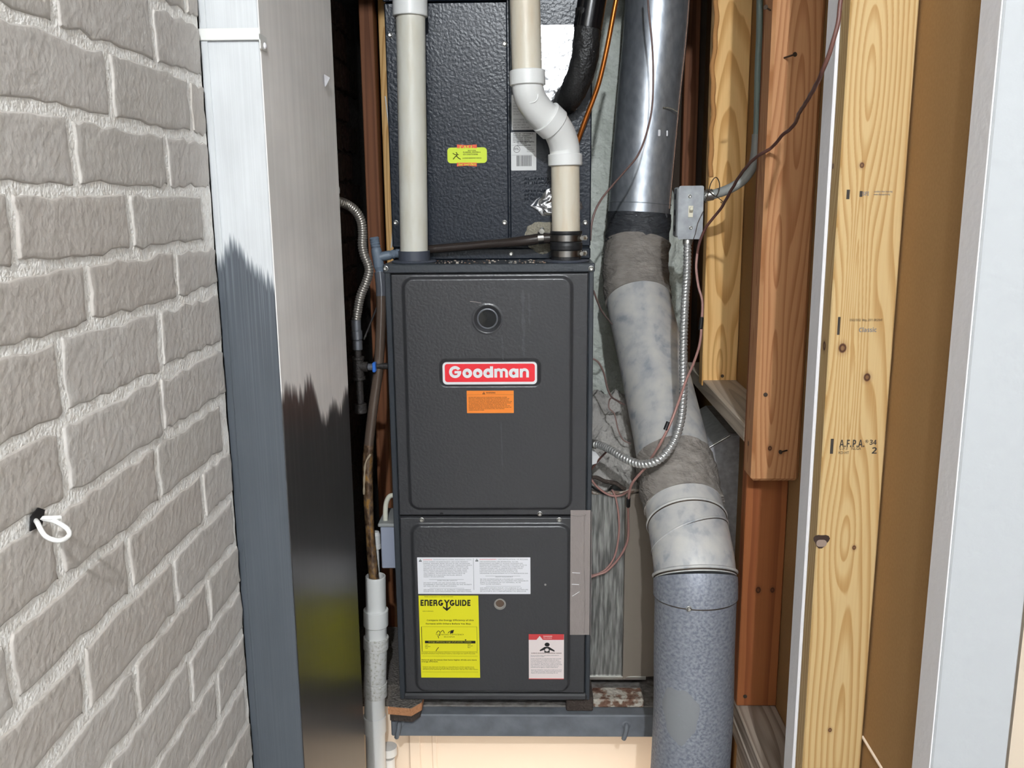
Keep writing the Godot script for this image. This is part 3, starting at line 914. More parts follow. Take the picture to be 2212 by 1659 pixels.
func tri_sign(p: Vector3, s: float, m: Material, inner: Material, parent: Node3D) -> void:
	part("warning_triangle", prism_mesh(PackedVector2Array([Vector2(-s, -s * 0.8), Vector2(s, -s * 0.8), Vector2(0, s)]), 0.0, 0.0002, Transform3D(Basis.IDENTITY, p)), m, parent)
	part("exclamation", prism_mesh(PackedVector2Array([Vector2(-s * 0.12, -s * 0.5), Vector2(s * 0.12, -s * 0.5), Vector2(s * 0.16, s * 0.4), Vector2(-s * 0.16, s * 0.4)]), 0.0002, 0.0003, Transform3D(Basis.IDENTITY, p)), inner, parent)

func build_furnace() -> void:
	scr = screw_mesh()
	var f := thing("furnace", "dark grey gas furnace with a red nameplate, yellow and white labels and two embossed doors", "furnace", Vector3(0, 0, -0.35))
	var c := MB.new()
	c.box(Vector3(-0.2225, 0, -0.70), Vector3(0.2225, 1.0, -0.012), 0.002)
	c.box(Vector3(-0.2225, 0, -0.0125), Vector3(-0.2105, 1.0, 0.0), 0.0015)
	c.box(Vector3(0.2125, 0, -0.0125), Vector3(0.2225, 1.0, 0.0), 0.0015)
	part("cabinet", c.mesh(), M.enamel_side, f)
	var cap := MB.new()
	cap.box(Vector3(-0.2245, 0.9985, -0.70), Vector3(0.2245, 1.0165, 0.0035), 0.0015)
	part("top_cap", cap.mesh(), M.enamel_side, f)
	screw(f, Vector3(-0.2191, 1.0084, 0.0035))
	screw(f, Vector3(0.2166, 1.0054, 0.0035))
	# rusty grit on the top
	var g := MB.new()
	for i in 90:
		var p := Vector3(rng.randf_range(-0.15, 0.2), 1.0165, rng.randf_range(-0.125, -0.01))
		var s := rng.randf_range(0.0008, 0.003)
		g.box(p - Vector3(s, 0.001, s), p + Vector3(s, s * 0.7, s), s * 0.3)
	var gr := part("grit", g.mesh(), M.rust_pad, f)
	gr.set_meta("kind", "stuff")
	# upper door
	var pc := Vector2((-0.1828 + 0.1757) / 2.0, (0.9877 + 0.4727) / 2.0)
	var ph := Vector2((0.1757 - -0.1828) / 2.0, (0.9877 - 0.4727) / 2.0)
	var port: Vector3 = Vector3(-0.0041, 0.8997, 0.006)
	var nc: Vector3 = Vector3(-0.0007, 0.7827, 0.006)
	var up := func(x: float, y: float) -> float:
		var p := Vector2(x, y)
		var z := 0.002 + 0.0065 * smoothstep(0.0042, -0.0042, sd_rr(p, pc, ph, 0.022))
		z -= 0.0065 * smoothstep(0.0285, 0.022, p.distance_to(Vector2(port.x, port.y)))
		z += 0.0012 * smoothstep(0.0035, 0.0, absf(p.distance_to(Vector2(port.x, port.y)) - 0.0305))
		z -= 0.0055 * smoothstep(0.004, -0.003, sd_rr(p, Vector2(nc.x, nc.y), Vector2(0.107, 0.0275), 0.012))
		return z
	var d1 := part("upper_door", field(-0.2095, 0.2115, 0.4555, 0.9965, 0.0016, up), M.enamel, f)
	put_part("sight_glass", lathe_mesh([Vector2(0.019, -0.001), Vector2(0.019, 0.0004), Vector2(0, 0.0006)], 28), M.glass_dark, d1, Transform3D(Basis(Vector3.RIGHT, PI / 2), Vector3(port.x, port.y, 0.0023)))
	put_part("grommet", lathe_mesh([Vector2(0.0188, 0.0), Vector2(0.0225, 0.0), Vector2(0.0222, 0.002), Vector2(0.0205, 0.0028), Vector2(0.0192, 0.002), Vector2(0.0188, 0.0)], 32), M.nickel, d1, Transform3D(Basis(Vector3.RIGHT, PI / 2), Vector3(port.x, port.y, 0.0018)))
	build_nameplate(f)
	var streak: StandardMaterial3D = M.enamel.duplicate()
	streak.albedo_color = g8(70, 71, 73)
	for q in [[1083, 718, 772, 2.5], [1129, 625, 765, 5.0], [1142, 630, 700, 2.5], [1079, 905, 1010, 2.0]]:
		var so := PackedVector2Array()
		var c0 := door_pt(q[0], q[1])
		var c1 := door_pt(q[0] + 2.0, q[2])
		for k in 9:
			var e := c0.lerp(c1, k / 8.0)
			so.push_back(Vector2(e.x - q[3] * 0.00095 * (0.6 + 0.4 * sin(k * 2.1)) * (0.3 if k == 0 or k == 8 else 1.0), e.y))
		for k in 9:
			var e := c0.lerp(c1, (8 - k) / 8.0)
			so.push_back(Vector2(e.x + q[3] * 0.00095 * (0.6 + 0.4 * cos(k * 1.7)) * (0.3 if k == 0 or k == 8 else 1.0), e.y))
		part("water_streak", prism_mesh(so, 0.0084, 0.00862), streak, d1)
	part("scuff", tube_mesh(path([Vector3(-0.0409, 0.9379, 0.0085), Vector3(-0.0301, 0.9369, 0.0086), Vector3(-0.0163, 0.9338, 0.0085)], 0.004), 0.0006, 6), M.tape, d1)
	# orange warning
	var w := rect_label("warning_label", Vector3(-0.0514, 0.7435, 0.0088), Vector3(0.0508, 0.6936, 0.0088), 0.0006, M.orange, f, "orange warning label")
	lettering("WARNING", Vector3(-0.0092, 0.7404, 0.0093), 0.0031, 0.011 - -0.0092, M.ink_brown, w, true)
	tri_sign(Vector3(-0.0142, 0.7383, 0.0092), 0.0032, M.ink_brown, M.orange, w)
	part("ruled_line", box_mesh(Vector3(-0.0505, 0.7343, 0.0092), Vector3(0.0501, 0.7346, 0.0093), 0.0), M.ink_brown, w)
	lettering("HEATING UNITS SHOULD NOT BE UTILIZED WITHOUT REASONABLE, ROUTINE\nINSPECTION, MAINTENANCE AND SUPERVISION. IF THE BUILDING IN WHICH ANY\nSUCH DEVICE IS LOCATED WILL BE VACANT, CARE SHOULD BE TAKEN THAT SUCH\nDEVICE IS ROUTINELY INSPECTED, MAINTAINED AND MONITORED. IN THE EVENT THAT\nTHE BUILDING MAY BE EXPOSED TO FREEZING TEMPERATURES AND WILL BE VACANT,\nALL WATER-BEARING PIPES SHOULD BE DRAINED, THE BUILDING SHOULD BE\nPROPERLY WINTERIZED AND THE WATER SOURCE CLOSED. IN THE EVENT THAT THE\nBUILDING MAY BE EXPOSED TO FREEZING TEMPERATURES AND WILL BE VACANT, ANY\nHYDRONIC COIL UNITS SHOULD BE DRAINED AS WELL AND OTHER HEAT\nSOURCES SHOULD BE UTILIZED.", Vector3(-0.0476, 0.7297, 0.0093), 0.0019, 0.047 - -0.0476, M.ink_brown, w, true, Basis.IDENTITY, false, 8.0)
	# lower door
	var qc := Vector2((-0.1814 + 0.1727) / 2.0, (0.4345 + 0.0256) / 2.0)
	var qh := Vector2((0.1727 - -0.1814) / 2.0, (0.4345 - 0.0256) / 2.0)
	var lo := func(x: float, y: float) -> float:
		return 0.002 + 0.0065 * smoothstep(0.0042, -0.0042, sd_rr(Vector2(x, y), qc, qh, 0.022))
	part("lower_door", field(-0.2095, 0.2115, 0.0175, 0.4525, 0.002, lo), M.enamel, f)
	part("bottom_rail", box_mesh(Vector3(-0.213, 0.0005, -0.012), Vector3(0.216, 0.0165, 0.0045), 0.004), M.enamel, f)
	for q in [Vector3(-0.1585, 0.4455, 0.002), Vector3(0.1504, 0.4453, 0.002), Vector3(0.1069, 0.4595, 0.002)]:
		screw(f, q)
	part("screw_hole", lathe_mesh([Vector2(0.004, 0), Vector2(0.0038, 0.0004), Vector2(0, 0.0004)], 14, Transform3D(Basis(Vector3.RIGHT, PI / 2), Vector3(-0.1133, 0.4597, 0.002))), M.black, f)
	# latch plug in the lower door
	put_part("plug", lathe_mesh([Vector2(0.014, 0), Vector2(0.0132, 0.0012), Vector2(0.0108, 0.0014), Vector2(0.0102, 0.0004), Vector2(0, 0.0002)], 26), M.zinc, f, Transform3D(Basis(Vector3.RIGHT, PI / 2), Vector3(0.0155, 0.2452, 0.0086)))
	put_part("plug_rust", lathe_mesh([Vector2(0.0098, 0), Vector2(0.009, 0.0012), Vector2(0, 0.0014)], 20), mat(g8(96, 78, 64), 0.7), f, Transform3D(Basis(Vector3.RIGHT, PI / 2), Vector3(0.0156, 0.2476, 0.0088)))
	build_labels(f)
	# grey tape over the right edge
	var t := MB.new()
	t.box(Vector3(0.1755, 0.1668, 0.0022), Vector3(0.2205, 0.4685, 0.0032), 0.0003)
	t.box(Vector3(0.2222, 0.1646, -0.03), Vector3(0.2236, 0.4652, 0.0032), 0.0003)
	t.tube(path([Vector3(0.2072, 0.4599, 0.0034), Vector3(0.2069, 0.361, 0.0034), Vector3(0.2098, 0.2601, 0.0034), Vector3(0.2084, 0.171, 0.0034)], 0.01), func(s: float, a: float) -> float: return 0.0011 + 0.0006 * sin(s * 90.0), 7)
	t.tube(path([Vector3(0.1762, 0.4578, 0.0034), Vector3(0.1937, 0.4556, 0.0036), Vector3(0.2103, 0.4578, 0.0036)], 0.003), func(s: float, a: float) -> float: return 0.0014, 7)
	part("duct_tape", t.mesh(), M.tape, f, "grey-brown tape over the right edge of the lower door")
	var wr := MB.new()
	for q in [[Vector3(0.18, 0.3197, 0.0033), Vector3(0.1978, 0.3186, 0.0033)], [Vector3(0.1791, 0.2916, 0.0033), Vector3(0.1959, 0.2905, 0.0033)], [Vector3(0.1803, 0.2623, 0.0033), Vector3(0.197, 0.2736, 0.0033)]]:
		wr.tube(path(q, 0.004), 0.0007, 6)
	part("tape_crease", wr.mesh(), M.label_white, f)

func build_nameplate(f: Node3D) -> void:
	var a: Vector3 = Vector3(-0.1027, 0.8062, 0.004)
	var b: Vector3 = Vector3(0.1015, 0.7573, 0.004)
	var p := rect_label("nameplate", a, b, 0.0085, M.white, f, "red nameplate with a white border", 0.0046)
	var a2: Vector3 = Vector3(-0.0979, 0.8027, 0.0086)
	var b2: Vector3 = Vector3(0.0969, 0.7629, 0.0086)
	rect_label("red_field", a2, b2, 0.0055, M.red, p, "", 0.0003)
	# round bold letters drawn from rings and bars; one unit is the x height
	var u: float = (0.7934 - 0.7741)
	var x0: float = -0.0888
	var y0: float = 0.7725
	var s: float = (0.0845 - x0) / 9.02
	var ly := u
	var L := MB.new()
	var lift := [0.0]
	var ring := func(cx: float, cy: float, ro: float, ri: float, a0: float, a1: float) -> void:
		var o := PackedVector2Array()
		var n := 28
		for i in n + 1:
			var t := lerpf(a0, a1, float(i) / n)
			o.push_back(Vector2(x0 + (cx + ro * cos(t)) * s, y0 + (cy + ro * sin(t)) * ly))
		for i in n + 1:
			var t := lerpf(a1, a0, float(i) / n)
			o.push_back(Vector2(x0 + (cx + ri * cos(t)) * s, y0 + (cy + ri * sin(t)) * ly))
		lift[0] += 0.00002
		L.prism(o, 0.0089, 0.0093 + lift[0])
	var bar := func(xa: float, ya: float, xb: float, yb: float) -> void:
		lift[0] += 0.00002
		L.prism(PackedVector2Array([Vector2(x0 + xa * s, y0 + ya * ly), Vector2(x0 + xb * s, y0 + ya * ly), Vector2(x0 + xb * s, y0 + yb * ly), Vector2(x0 + xa * s, y0 + yb * ly)]), 0.0089, 0.0093 + lift[0])
	var full := TAU * 0.9999
	# G
	ring.call(0.69, 0.645, 0.69, 0.36, 0.55, TAU - 0.02)
	bar.call(0.62, 0.48, 1.38, 0.76)
	# o o
	for cx in [2.06, 3.24]:
		ring.call(cx, 0.5, 0.545, 0.2, 0.0, full)
	# d
	ring.call(4.40, 0.5, 0.545, 0.2, 0.0, full)
	bar.call(4.62, 0.0, 4.97, 1.28)
	# m
	bar.call(5.10, 0.0, 5.42, 1.0)
	for k in 2:
		var cx := 5.58 + k * 0.59
		ring.call(cx, 0.58, 0.47, 0.16, 0.0, PI)
		bar.call(cx + 0.16, 0.0, cx + 0.47, 0.59)
	# a
	ring.call(7.28, 0.5, 0.545, 0.2, 0.0, full)
	bar.call(7.50, 0.0, 7.83, 1.0)
	# n
	bar.call(7.97, 0.0, 8.29, 1.0)
	ring.call(8.50, 0.55, 0.5, 0.19, 0.0, PI)
	bar.call(8.69, 0.0, 9.0, 0.56)
	part("lettering", L.mesh(), M.white, p, "white word Goodman")

func build_labels(f: Node3D) -> void:
	var z := 0.0088
	# bilingual white label
	var w := rect_label("instruction_label", Vector3(-0.1707, 0.3587, 0.0088), Vector3(0.0853, 0.2703, 0.0088), 0.0008, M.label_white, f, "white label in English and French")
	var zt := 0.0092
	tri_sign(Vector3(-0.1635, 0.3516, 0.0092), 0.0036, M.ink, M.label_white, w)
	tri_sign(Vector3(-0.0356, 0.3522, 0.0092), 0.0036, M.ink, M.label_white, w)
	lettering("WARNING:", Vector3(-0.1571, 0.3544, 0.0092), 0.0021, -0.1361 - -0.1571, M.ink_red, w, true, Basis.IDENTITY, false, 8.0)
	lettering("IMPROPER INSTALLATION, ADJUSTMENT, ALTER-", Vector3(-0.134, 0.3544, 0.0092), 0.0021, -0.0471 - -0.134, M.ink_gray, w, false, Basis.IDENTITY, false, 8.0)
	lettering("ATION, SERVICE OR MAINTENANCE CAN CAUSE PROPERTY\nDAMAGE, PERSONAL INJURY OR LOSS OF LIFE, OR EXPOSURE\nTO SUBSTANCES IN FUEL OR FROM FUEL COMBUSTION WHICH\nCAN CAUSE DEATH OR SERIOUS ILLNESS, AND WHICH ARE\nKNOWN TO THE STATE OF CALIFORNIA TO CAUSE CANCER,\nBIRTH DEFECTS OR OTHER REPRODUCTIVE HARM. REFER\nTO THE USER'S INFORMATION MANUAL PROVIDED WITH\nTHIS FURNACE. INSTALLATION AND SERVICE MUST BE\nPERFORMED BY A QUALIFIED INSTALLER, SERVICE\nAGENCY OR GAS SUPPLIER.", Vector3(-0.1572, 0.3493, 0.0092), 0.0024, -0.0471 - -0.1572, M.ink_gray, w, false, Basis.IDENTITY, false, 8.0)
	lettering("FOR YOUR SAFETY", Vector3(-0.1258, 0.3041, 0.0092), 0.0024, -0.0806 - -0.1258, M.ink_gray, w, false, Basis.IDENTITY, false, 8.0)
	lettering("DO NOT STORE OR USE GASOLINE OR OTHER\nFLAMMABLE VAPORS AND LIQUIDS IN THE VICINITY\nOF THIS OR ANY OTHER APPLIANCE.", Vector3(-0.1576, 0.2985, 0.0092), 0.0024, -0.048 - -0.1576, M.ink_gray, w, false, Basis.IDENTITY, false, 8.0)
	lettering("SEE INSIDE SURFACE OF BURNER COMPARTMENT\nDOOR FOR LIGHTING/OPERATING INSTRUCTIONS.", Vector3(-0.1581, 0.2816, 0.0092), 0.0024, -0.048 - -0.1576, M.ink_gray, w, false, Basis.IDENTITY, false, 8.0)
	lettering("AVERTISSEMENT:", Vector3(-0.0293, 0.355, 0.0092), 0.0021, 0.0094 - -0.0293, M.ink_red, w, true, Basis.IDENTITY, false, 8.0)
	lettering("UNE INSTALLATION, UN REGLAGE,", Vector3(0.0126, 0.355, 0.0092), 0.0021, 0.0805 - 0.0126, M.ink_gray, w, false, Basis.IDENTITY, false, 8.0)
	lettering("UNE MODIFICATION, UNE REPARATION, OU UNE\nMAINTENANCE INCORRECTE PEUVENT ENTRAINER DES\nDOMMAGES MATERIELS, DES LESIONS CORPORELLES OU LA\nPERTE DE VIES HUMAINES. CONSULTEZ LE MANUEL DES\nUSAGERS FOURNI AVEC LE GENERATEUR D'AIR CHAUD.\nL'INSTALLATION ET L'ENTRETIEN DOIVENT ETRE\nEXECUTES PAR UN INSTALLATEUR QUALIFIE, UN\nORGANISME DE MAINTENANCE OU LE FOURNISSEUR DE GAZ.", Vector3(-0.0293, 0.3497, 0.0092), 0.0024, 0.0804 - -0.0293, M.ink_gray, w, false, Basis.IDENTITY, false, 8.0)
	lettering("AVERTISSEMENT", Vector3(0.0058, 0.3132, 0.0092), 0.0024, 0.0456 - 0.0057, M.ink_gray, w, false, Basis.IDENTITY, false, 8.0)
	lettering("NE PAS ENTREPOSER NI UTILISER DE L'ESSENCE\nNI D'AUTRES VAPEURS OU LIQUIDES INFLAMMABLES\nDANS LE VOISINAGE DE CET APPAREIL, NI DE\nTOUT AUTRE APPAREIL.", Vector3(-0.029, 0.3076, 0.0092), 0.0024, 0.0802 - -0.029, M.ink_gray, w, false, Basis.IDENTITY, false, 8.0)
	lettering("LES INDICATIONS POUR L'ECLAIRAGE ET LE\nSERVICE SE TROUVENT A LA SURFACE INTERIEURE\nDE LA PORTE DU COMPARTIMENT DU BRULEUR.", Vector3(-0.0293, 0.2862, 0.0092), 0.0024, 0.0802 - -0.029, M.ink_gray, w, false, Basis.IDENTITY, false, 8.0)
	for q in [[1023.2, 1206, 1023.8, 1273], [927, 1251, 1002, 1250.6], [928, 1269.6, 1003, 1269.2], [1049, 1243.4, 1124, 1243], [1050, 1265.4, 1125, 1265]]:
		var a := lab_pt(q[0], q[1], zt)
		var b := lab_pt(q[2], q[3], zt)
		part("ruled_line", box_mesh(a, b + Vector3(0, 0, 0.00015), 0.0), M.ink_gray, w)
	# yellow energy label
	var y := part("energy_label", prism_mesh(PackedVector2Array([lab2(904, 1285), lab2(910, 1464), lab2(1037.5, 1464), lab2(1033.5, 1285)]), 0.0088, 0.0092), M.yellow, f, "yellow energy label")
	var ze := 0.0094
	lettering("Based on standard U.S. Government tests", Vector3(-0.1564, 0.2646, 0.0093), 0.0018, -0.0909 - -0.1564, M.ink_olive, y, false, Basis.IDENTITY, false, 8.0)
	var es := MB.new()
	stroke_word(es, "ENERG", 908.5, 957.5, 1294.0, 1307.0)
	stroke_word(es, "GUIDE", 971.5, 1016.5, 1294.0, 1307.0)
	part("lettering", es.mesh(), M.ink, y, "black word EnergyGuide").set_meta("kind", "stuff")
	var ar := MB.new()
	ar.prism(PackedVector2Array([lab2(963.6, 1301), lab2(963.6, 1315), lab2(967.2, 1315), lab2(967.2, 1301), lab2(972, 1294), lab2(968, 1294), lab2(965.4, 1298.5), lab2(962.8, 1294), lab2(958.8, 1294)]), 0.0093, 0.0095)
	ar.prism(PackedVector2Array([lab2(957, 1311), lab2(965.4, 1318), lab2(973.5, 1311), lab2(973.5, 1307.5), lab2(965.4, 1313.5), lab2(957, 1307.5)]), 0.0093, 0.0095)
	part("arrow", ar.mesh(), M.ink, y)
	lettering("GAS FURNACE", Vector3(-0.1617, 0.2288, 0.0093), 0.0018, -0.1373 - -0.1617, M.ink_olive, y, false, Basis.IDENTITY, false, 8.0)
	lettering("Compare the Energy Efficiency of this", Vector3(-0.1527, 0.2077, 0.0093), 0.0035, -0.0454 - -0.1527, M.ink_olive, y, true, Basis.IDENTITY, false, 6.0)
	lettering("Furnace with Others Before You Buy.", Vector3(-0.1551, 0.1991, 0.0093), 0.0035, -0.0507 - -0.1548, M.ink_olive, y, true, Basis.IDENTITY, false, 6.0)
	lettering("THIS MODEL'S EFFICIENCY", Vector3(-0.1334, 0.1715, 0.0093), 0.0027, -0.0683 - -0.1334, M.ink_olive, y, false, Basis.IDENTITY, false, 6.0)
	lettering("93.0 AFUE", Vector3(-0.1144, 0.1658, 0.0093), 0.0027, -0.0897 - -0.1142, M.ink_olive, y, false, Basis.IDENTITY, false, 6.0)
	part("black_bar", box_mesh(Vector3(-0.1586, 0.1482, 0.0093), Vector3(-0.042, 0.1546, 0.0095), 0.0), M.ink, y)
	lettering("Energy efficiency range of all similar models", Vector3(-0.1499, 0.1533, 0.0096), 0.0022, -0.0516 - -0.1499, M.yellow, y, false, Basis.IDENTITY, false, 6.0)
	lettering("Least\nEfficient\n78.0", Vector3(-0.1587, 0.1454, 0.0093), 0.0024, 0.0, M.ink_olive, y, false, Basis.IDENTITY, false, 6.0)
	lettering("Most\nEfficient\n96.6", Vector3(-0.0603, 0.1474, 0.0093), 0.0024, 0.0, M.ink_olive, y, false, Basis.IDENTITY, false, 6.0)
	part("pointer", prism_mesh(PackedVector2Array([lab2(1004.2, 1379.5), lab2(1006, 1383.5), lab2(1007.8, 1379.5)]), 0.0093, 0.0095), M.ink, y)
	lettering("The AFUE, Annual Fuel Utilization Efficiency, is the measure of energy efficiency for\nfurnaces and boilers. Only furnaces fueled by natural gas are used in this scale.", Vector3(-0.1678, 0.1263, 0.0093), 0.0018, -0.0371 - -0.1678, M.ink_olive, y, false, Basis.IDENTITY, false, 8.0)
	lettering("Natural gas furnaces that have higher AFUEs are more\nenergy efficient.", Vector3(-0.1678, 0.1082, 0.0093), 0.0027, -0.0406 - -0.1683, M.ink_olive, y, true, Basis.IDENTITY, false, 8.0)
	lettering("Federal law requires the seller or manufacturer of this appliance to\nmake available a fact sheet giving further information regarding the\nefficiency and operating cost of this equipment. Ask for this information.", Vector3(-0.1656, 0.0901, 0.0093), 0.0019, -0.0363 - -0.1651, M.ink_olive, y, false, Basis.IDENTITY, false, 8.0)
	for q in [[911, 1352.3, 1030, 1352], [911, 1406.3, 1031, 1406], [911, 1352, 911.3, 1406], [1030.5, 1352, 1030.8, 1406], [912, 1416.6, 1032, 1416.3], [912, 1451.5, 1033, 1451.2]]:
		part("ruled_line", box_mesh(lab_pt(q[0], q[1], 0.0092), lab_pt(q[2], q[3], 0.00935), 0.0), M.ink_olive, y)
	# torn and scribbled spots
	var sc := MB.new()
	for q in [[[943, 1366], [947, 1361], [951, 1365], [949, 1372]], [[952, 1364], [957, 1360], [960, 1366]], [[968, 1366], [972, 1362], [978, 1364]], [[946, 1371], [948, 1377]], [[942, 1405], [945, 1400], [948, 1397]]]:
		var pts := []
		for k in q:
			pts.append(lab_pt(k[0], k[1], 0.0094))
		sc.tube(path(pts, 0.002), 0.0007, 6)
	sc.prism(PackedVector2Array([lab2(972, 1367), lab2(979, 1366), lab2(981, 1359), lab2(974, 1360)]), 0.0093, 0.0096)
	var sm := part("scribble", sc.mesh(), M.ink, y)
	sm.set_meta("kind", "stuff")
	# danger label
	var d := rect_label("danger_label", Vector3(0.0807, 0.1712, 0.0088), Vector3(0.1617, 0.0585, 0.0088), 0.0006, M.label_pink, f, "white danger label with a red top")
	part("red_band", box_mesh(Vector3(0.0806, 0.1575, 0.0091), Vector3(0.1614, 0.1716, 0.0094), 0.0), M.danger_red, d)
	part("red_edge", box_mesh(Vector3(0.0801, 0.0584, 0.0091), Vector3(0.1617, 0.0601, 0.0094), 0.0), M.danger_red, d)
	part("white_triangle", prism_mesh(PackedVector2Array([lab2(1158, 1381.5), lab2(1174, 1381.5), lab2(1166, 1371.5)]), 0.0094, 0.0096), M.label_pink, d)
	lettering("DANGER", Vector3(0.1146, 0.1676, 0.0095), 0.0024, 0.1348 - 0.1146, M.label_pink, d, true, Basis.IDENTITY, false, 6.0)
	lettering("PELIGRO", Vector3(0.1146, 0.1629, 0.0095), 0.0022, 0.1338 - 0.1146, M.label_pink, d, false, Basis.IDENTITY, false, 6.0)
	var pg := MB.new()
	var cl := PackedVector2Array()
	for i in 20:
		cl.push_back(lab2(1182 + 5.4 * cos(-TAU * i / 20), 1390.5 + 4.4 * sin(-TAU * i / 20)))
	pg.prism(cl, 0.0093, 0.0095)
	pg.prism(PackedVector2Array([lab2(1166, 1402.5), lab2(1166.5, 1405), lab2(1176, 1402), lab2(1176, 1408), lab2(1187.5, 1408), lab2(1187.5, 1402), lab2(1198, 1406), lab2(1198, 1403), lab2(1186, 1395.5), lab2(1176.5, 1395.5)]), 0.0093, 0.0095)
	part("pictogram", pg.mesh(), M.ink, d)
	var cw := PackedVector2Array()
	for i in 16:
		cw.push_back(lab2(1181.5 + 4.2 * cos(-TAU * i / 16), 1402 + 3.4 * sin(-TAU * i / 16)))
	part("pictogram_chest", prism_mesh(cw, 0.0095, 0.0097), M.label_pink, d)
	lettering("CARBON MONOXIDE POISONING HAZARD", Vector3(0.0858, 0.1252, 0.0093), 0.0021, 0.1562 - 0.0858, M.ink_brown, d, true, Basis.IDENTITY, false, 8.0)
	lettering("Failure to follow these instructions could result in\npersonal injury or death.", Vector3(0.0847, 0.1199, 0.0093), 0.0019, 0.1498 - 0.0847, M.ink_gray, d, false, Basis.IDENTITY, false, 8.0)
	lettering("Carbon monoxide is produced when fuel is burned.\nA furnace that is not vented correctly can leak it\ninto the living space. It has no smell and no colour,\nand it can cause serious injury or death to anyone\nwho breathes it. Keep this door closed and the vents\nclear, and have the unit checked each year by a\nqualified service agency. Install a listed alarm.", Vector3(0.0847, 0.1118, 0.0093), 0.0022, 0.1572 - 0.0847, M.ink_gray, d, false, Basis.IDENTITY, false, 8.0)
	lettering("Read the installation instructions before any work.\nTurn off gas and power before opening the doors.\nReplace all panels before operating the unit.", Vector3(0.0856, 0.0832, 0.0093), 0.0022, 0.1572 - 0.0858, M.ink_gray, d, false, Basis.IDENTITY, false, 8.0)
	part("screw", scr, M.zinc, f).transform = Transform3D(Basis(Vector3.RIGHT, PI / 2) * 0.45, Vector3(0, 0, 0.35) + Vector3(0.119, 0.2928, 0.0086))

# heavy rounded capitals built from bars and arcs, in the pixels of the label
func stroke_word(mb: MB, word: String, xa: float, xb: float, ya: float, yb: float) -> void:
	var wide := {"E": 0.72, "N": 0.95, "R": 0.92, "G": 1.12, "U": 0.95, "I": 0.32, "D": 1.05}
	var total := 0.0
	for ch in word:
		total += wide[ch] + 0.16
	var k := (xb - xa) / (total - 0.16)
	var h := yb - ya
	var lift := [0.0]
	var bar := func(x0: float, y0: float, x1: float, y1: float) -> void:
		lift[0] += 0.00001
		mb.prism(PackedVector2Array([lab2(x0, y1), lab2(x1, y1), lab2(x1, y0), lab2(x0, y0)]), 0.0093, 0.0095 + lift[0])
	var x := xa
	var t := 0.3
	for ch in word:
		var w: float = wide[ch] * k
		var tx := t * k * 0.95
		var ty := t * h * 0.72
		var arc := func(a0: float, a1: float, cx: float, rx: float) -> void:
			lift[0] += 0.00001
			var o := PackedVector2Array()
			for i in 21:
				var a := lerpf(a0, a1, i / 20.0)
				o.push_back(lab2(cx + cos(a) * rx, (ya + yb) / 2.0 - sin(a) * h / 2.0))
			for i in 21:
				var a := lerpf(a1, a0, i / 20.0)
				o.push_back(lab2(cx + cos(a) * (rx - tx), (ya + yb) / 2.0 - sin(a) * (h / 2.0 - ty)))
			mb.prism(o, 0.0093, 0.0095 + lift[0])
		match ch:
			"E":
				bar.call(x, ya, x + tx, yb)
				bar.call(x, ya, x + w, ya + ty)
				bar.call(x, (ya + yb - ty) / 2.0, x + w * 0.92, (ya + yb + ty) / 2.0)
				bar.call(x, yb - ty, x + w, yb)
			"N":
				bar.call(x, ya, x + tx, yb)
				bar.call(x, ya, x + w * 0.86, ya + ty)
				bar.call(x + w - tx, ya + ty * 0.7, x + w, yb)
			"R":
				bar.call(x, ya, x + tx, yb)
				bar.call(x, ya, x + w * 0.84, ya + ty)
				bar.call(x + w * 0.9 - tx, ya + ty * 0.6, x + w * 0.9, ya + h * 0.55)
				bar.call(x, ya + h * 0.44, x + w * 0.84, ya + h * 0.44 + ty)
				bar.call(x + w - tx, ya + h * 0.6, x + w, yb)
			"G":
				arc.call(0.75, TAU - 0.2, x + w * 0.52, w * 0.52)
				bar.call(x + w * 0.5, ya + h * 0.48, x + w, ya + h * 0.48 + ty)
			"U":
				bar.call(x, ya, x + tx, yb - ty * 0.7)
				bar.call(x + w - tx, ya, x + w, yb - ty * 0.7)
				bar.call(x + w * 0.1, yb - ty, x + w * 0.9, yb)
			"I":
				bar.call(x, ya, x + tx, yb)
			"D":
				bar.call(x, ya, x + tx, yb)
				arc.call(-PI / 2, PI / 2, x + w * 0.42, w * 0.58)
				bar.call(x, ya, x + w * 0.44, ya + ty)
				bar.call(x, yb - ty, x + w * 0.44, yb)
		x += w + 0.16 * k

func door_pt(px: float, py: float) -> Vector2:
	return Vector2(lerpf(-0.0547, 0.1412, (px - 1000.0) / 200.0), lerpf(0.9878, 0.4728, (py - 600.0) / 500.0))

# points on the front of the lower door, given as fractions of the label area it was measured in
func lab_pt(px: float, py: float, z: float) -> Vector3:
	var tx := (px - 900.0) / 320.0
	var ty := (py - 1204.0) / 264.0
	var top := lerpf(-0.1717, 0.1628, tx)
	var bot := lerpf(-0.1806, 0.1639, tx)
	var y := 0.3589 + (0.057 - 0.3589) * ty
	return Vector3(lerpf(top, bot, ty), y, z)

func lab2(px: float, py: float) -> Vector2:
	var p := lab_pt(px, py, 0.0)
	return Vector2(p.x, p.y)

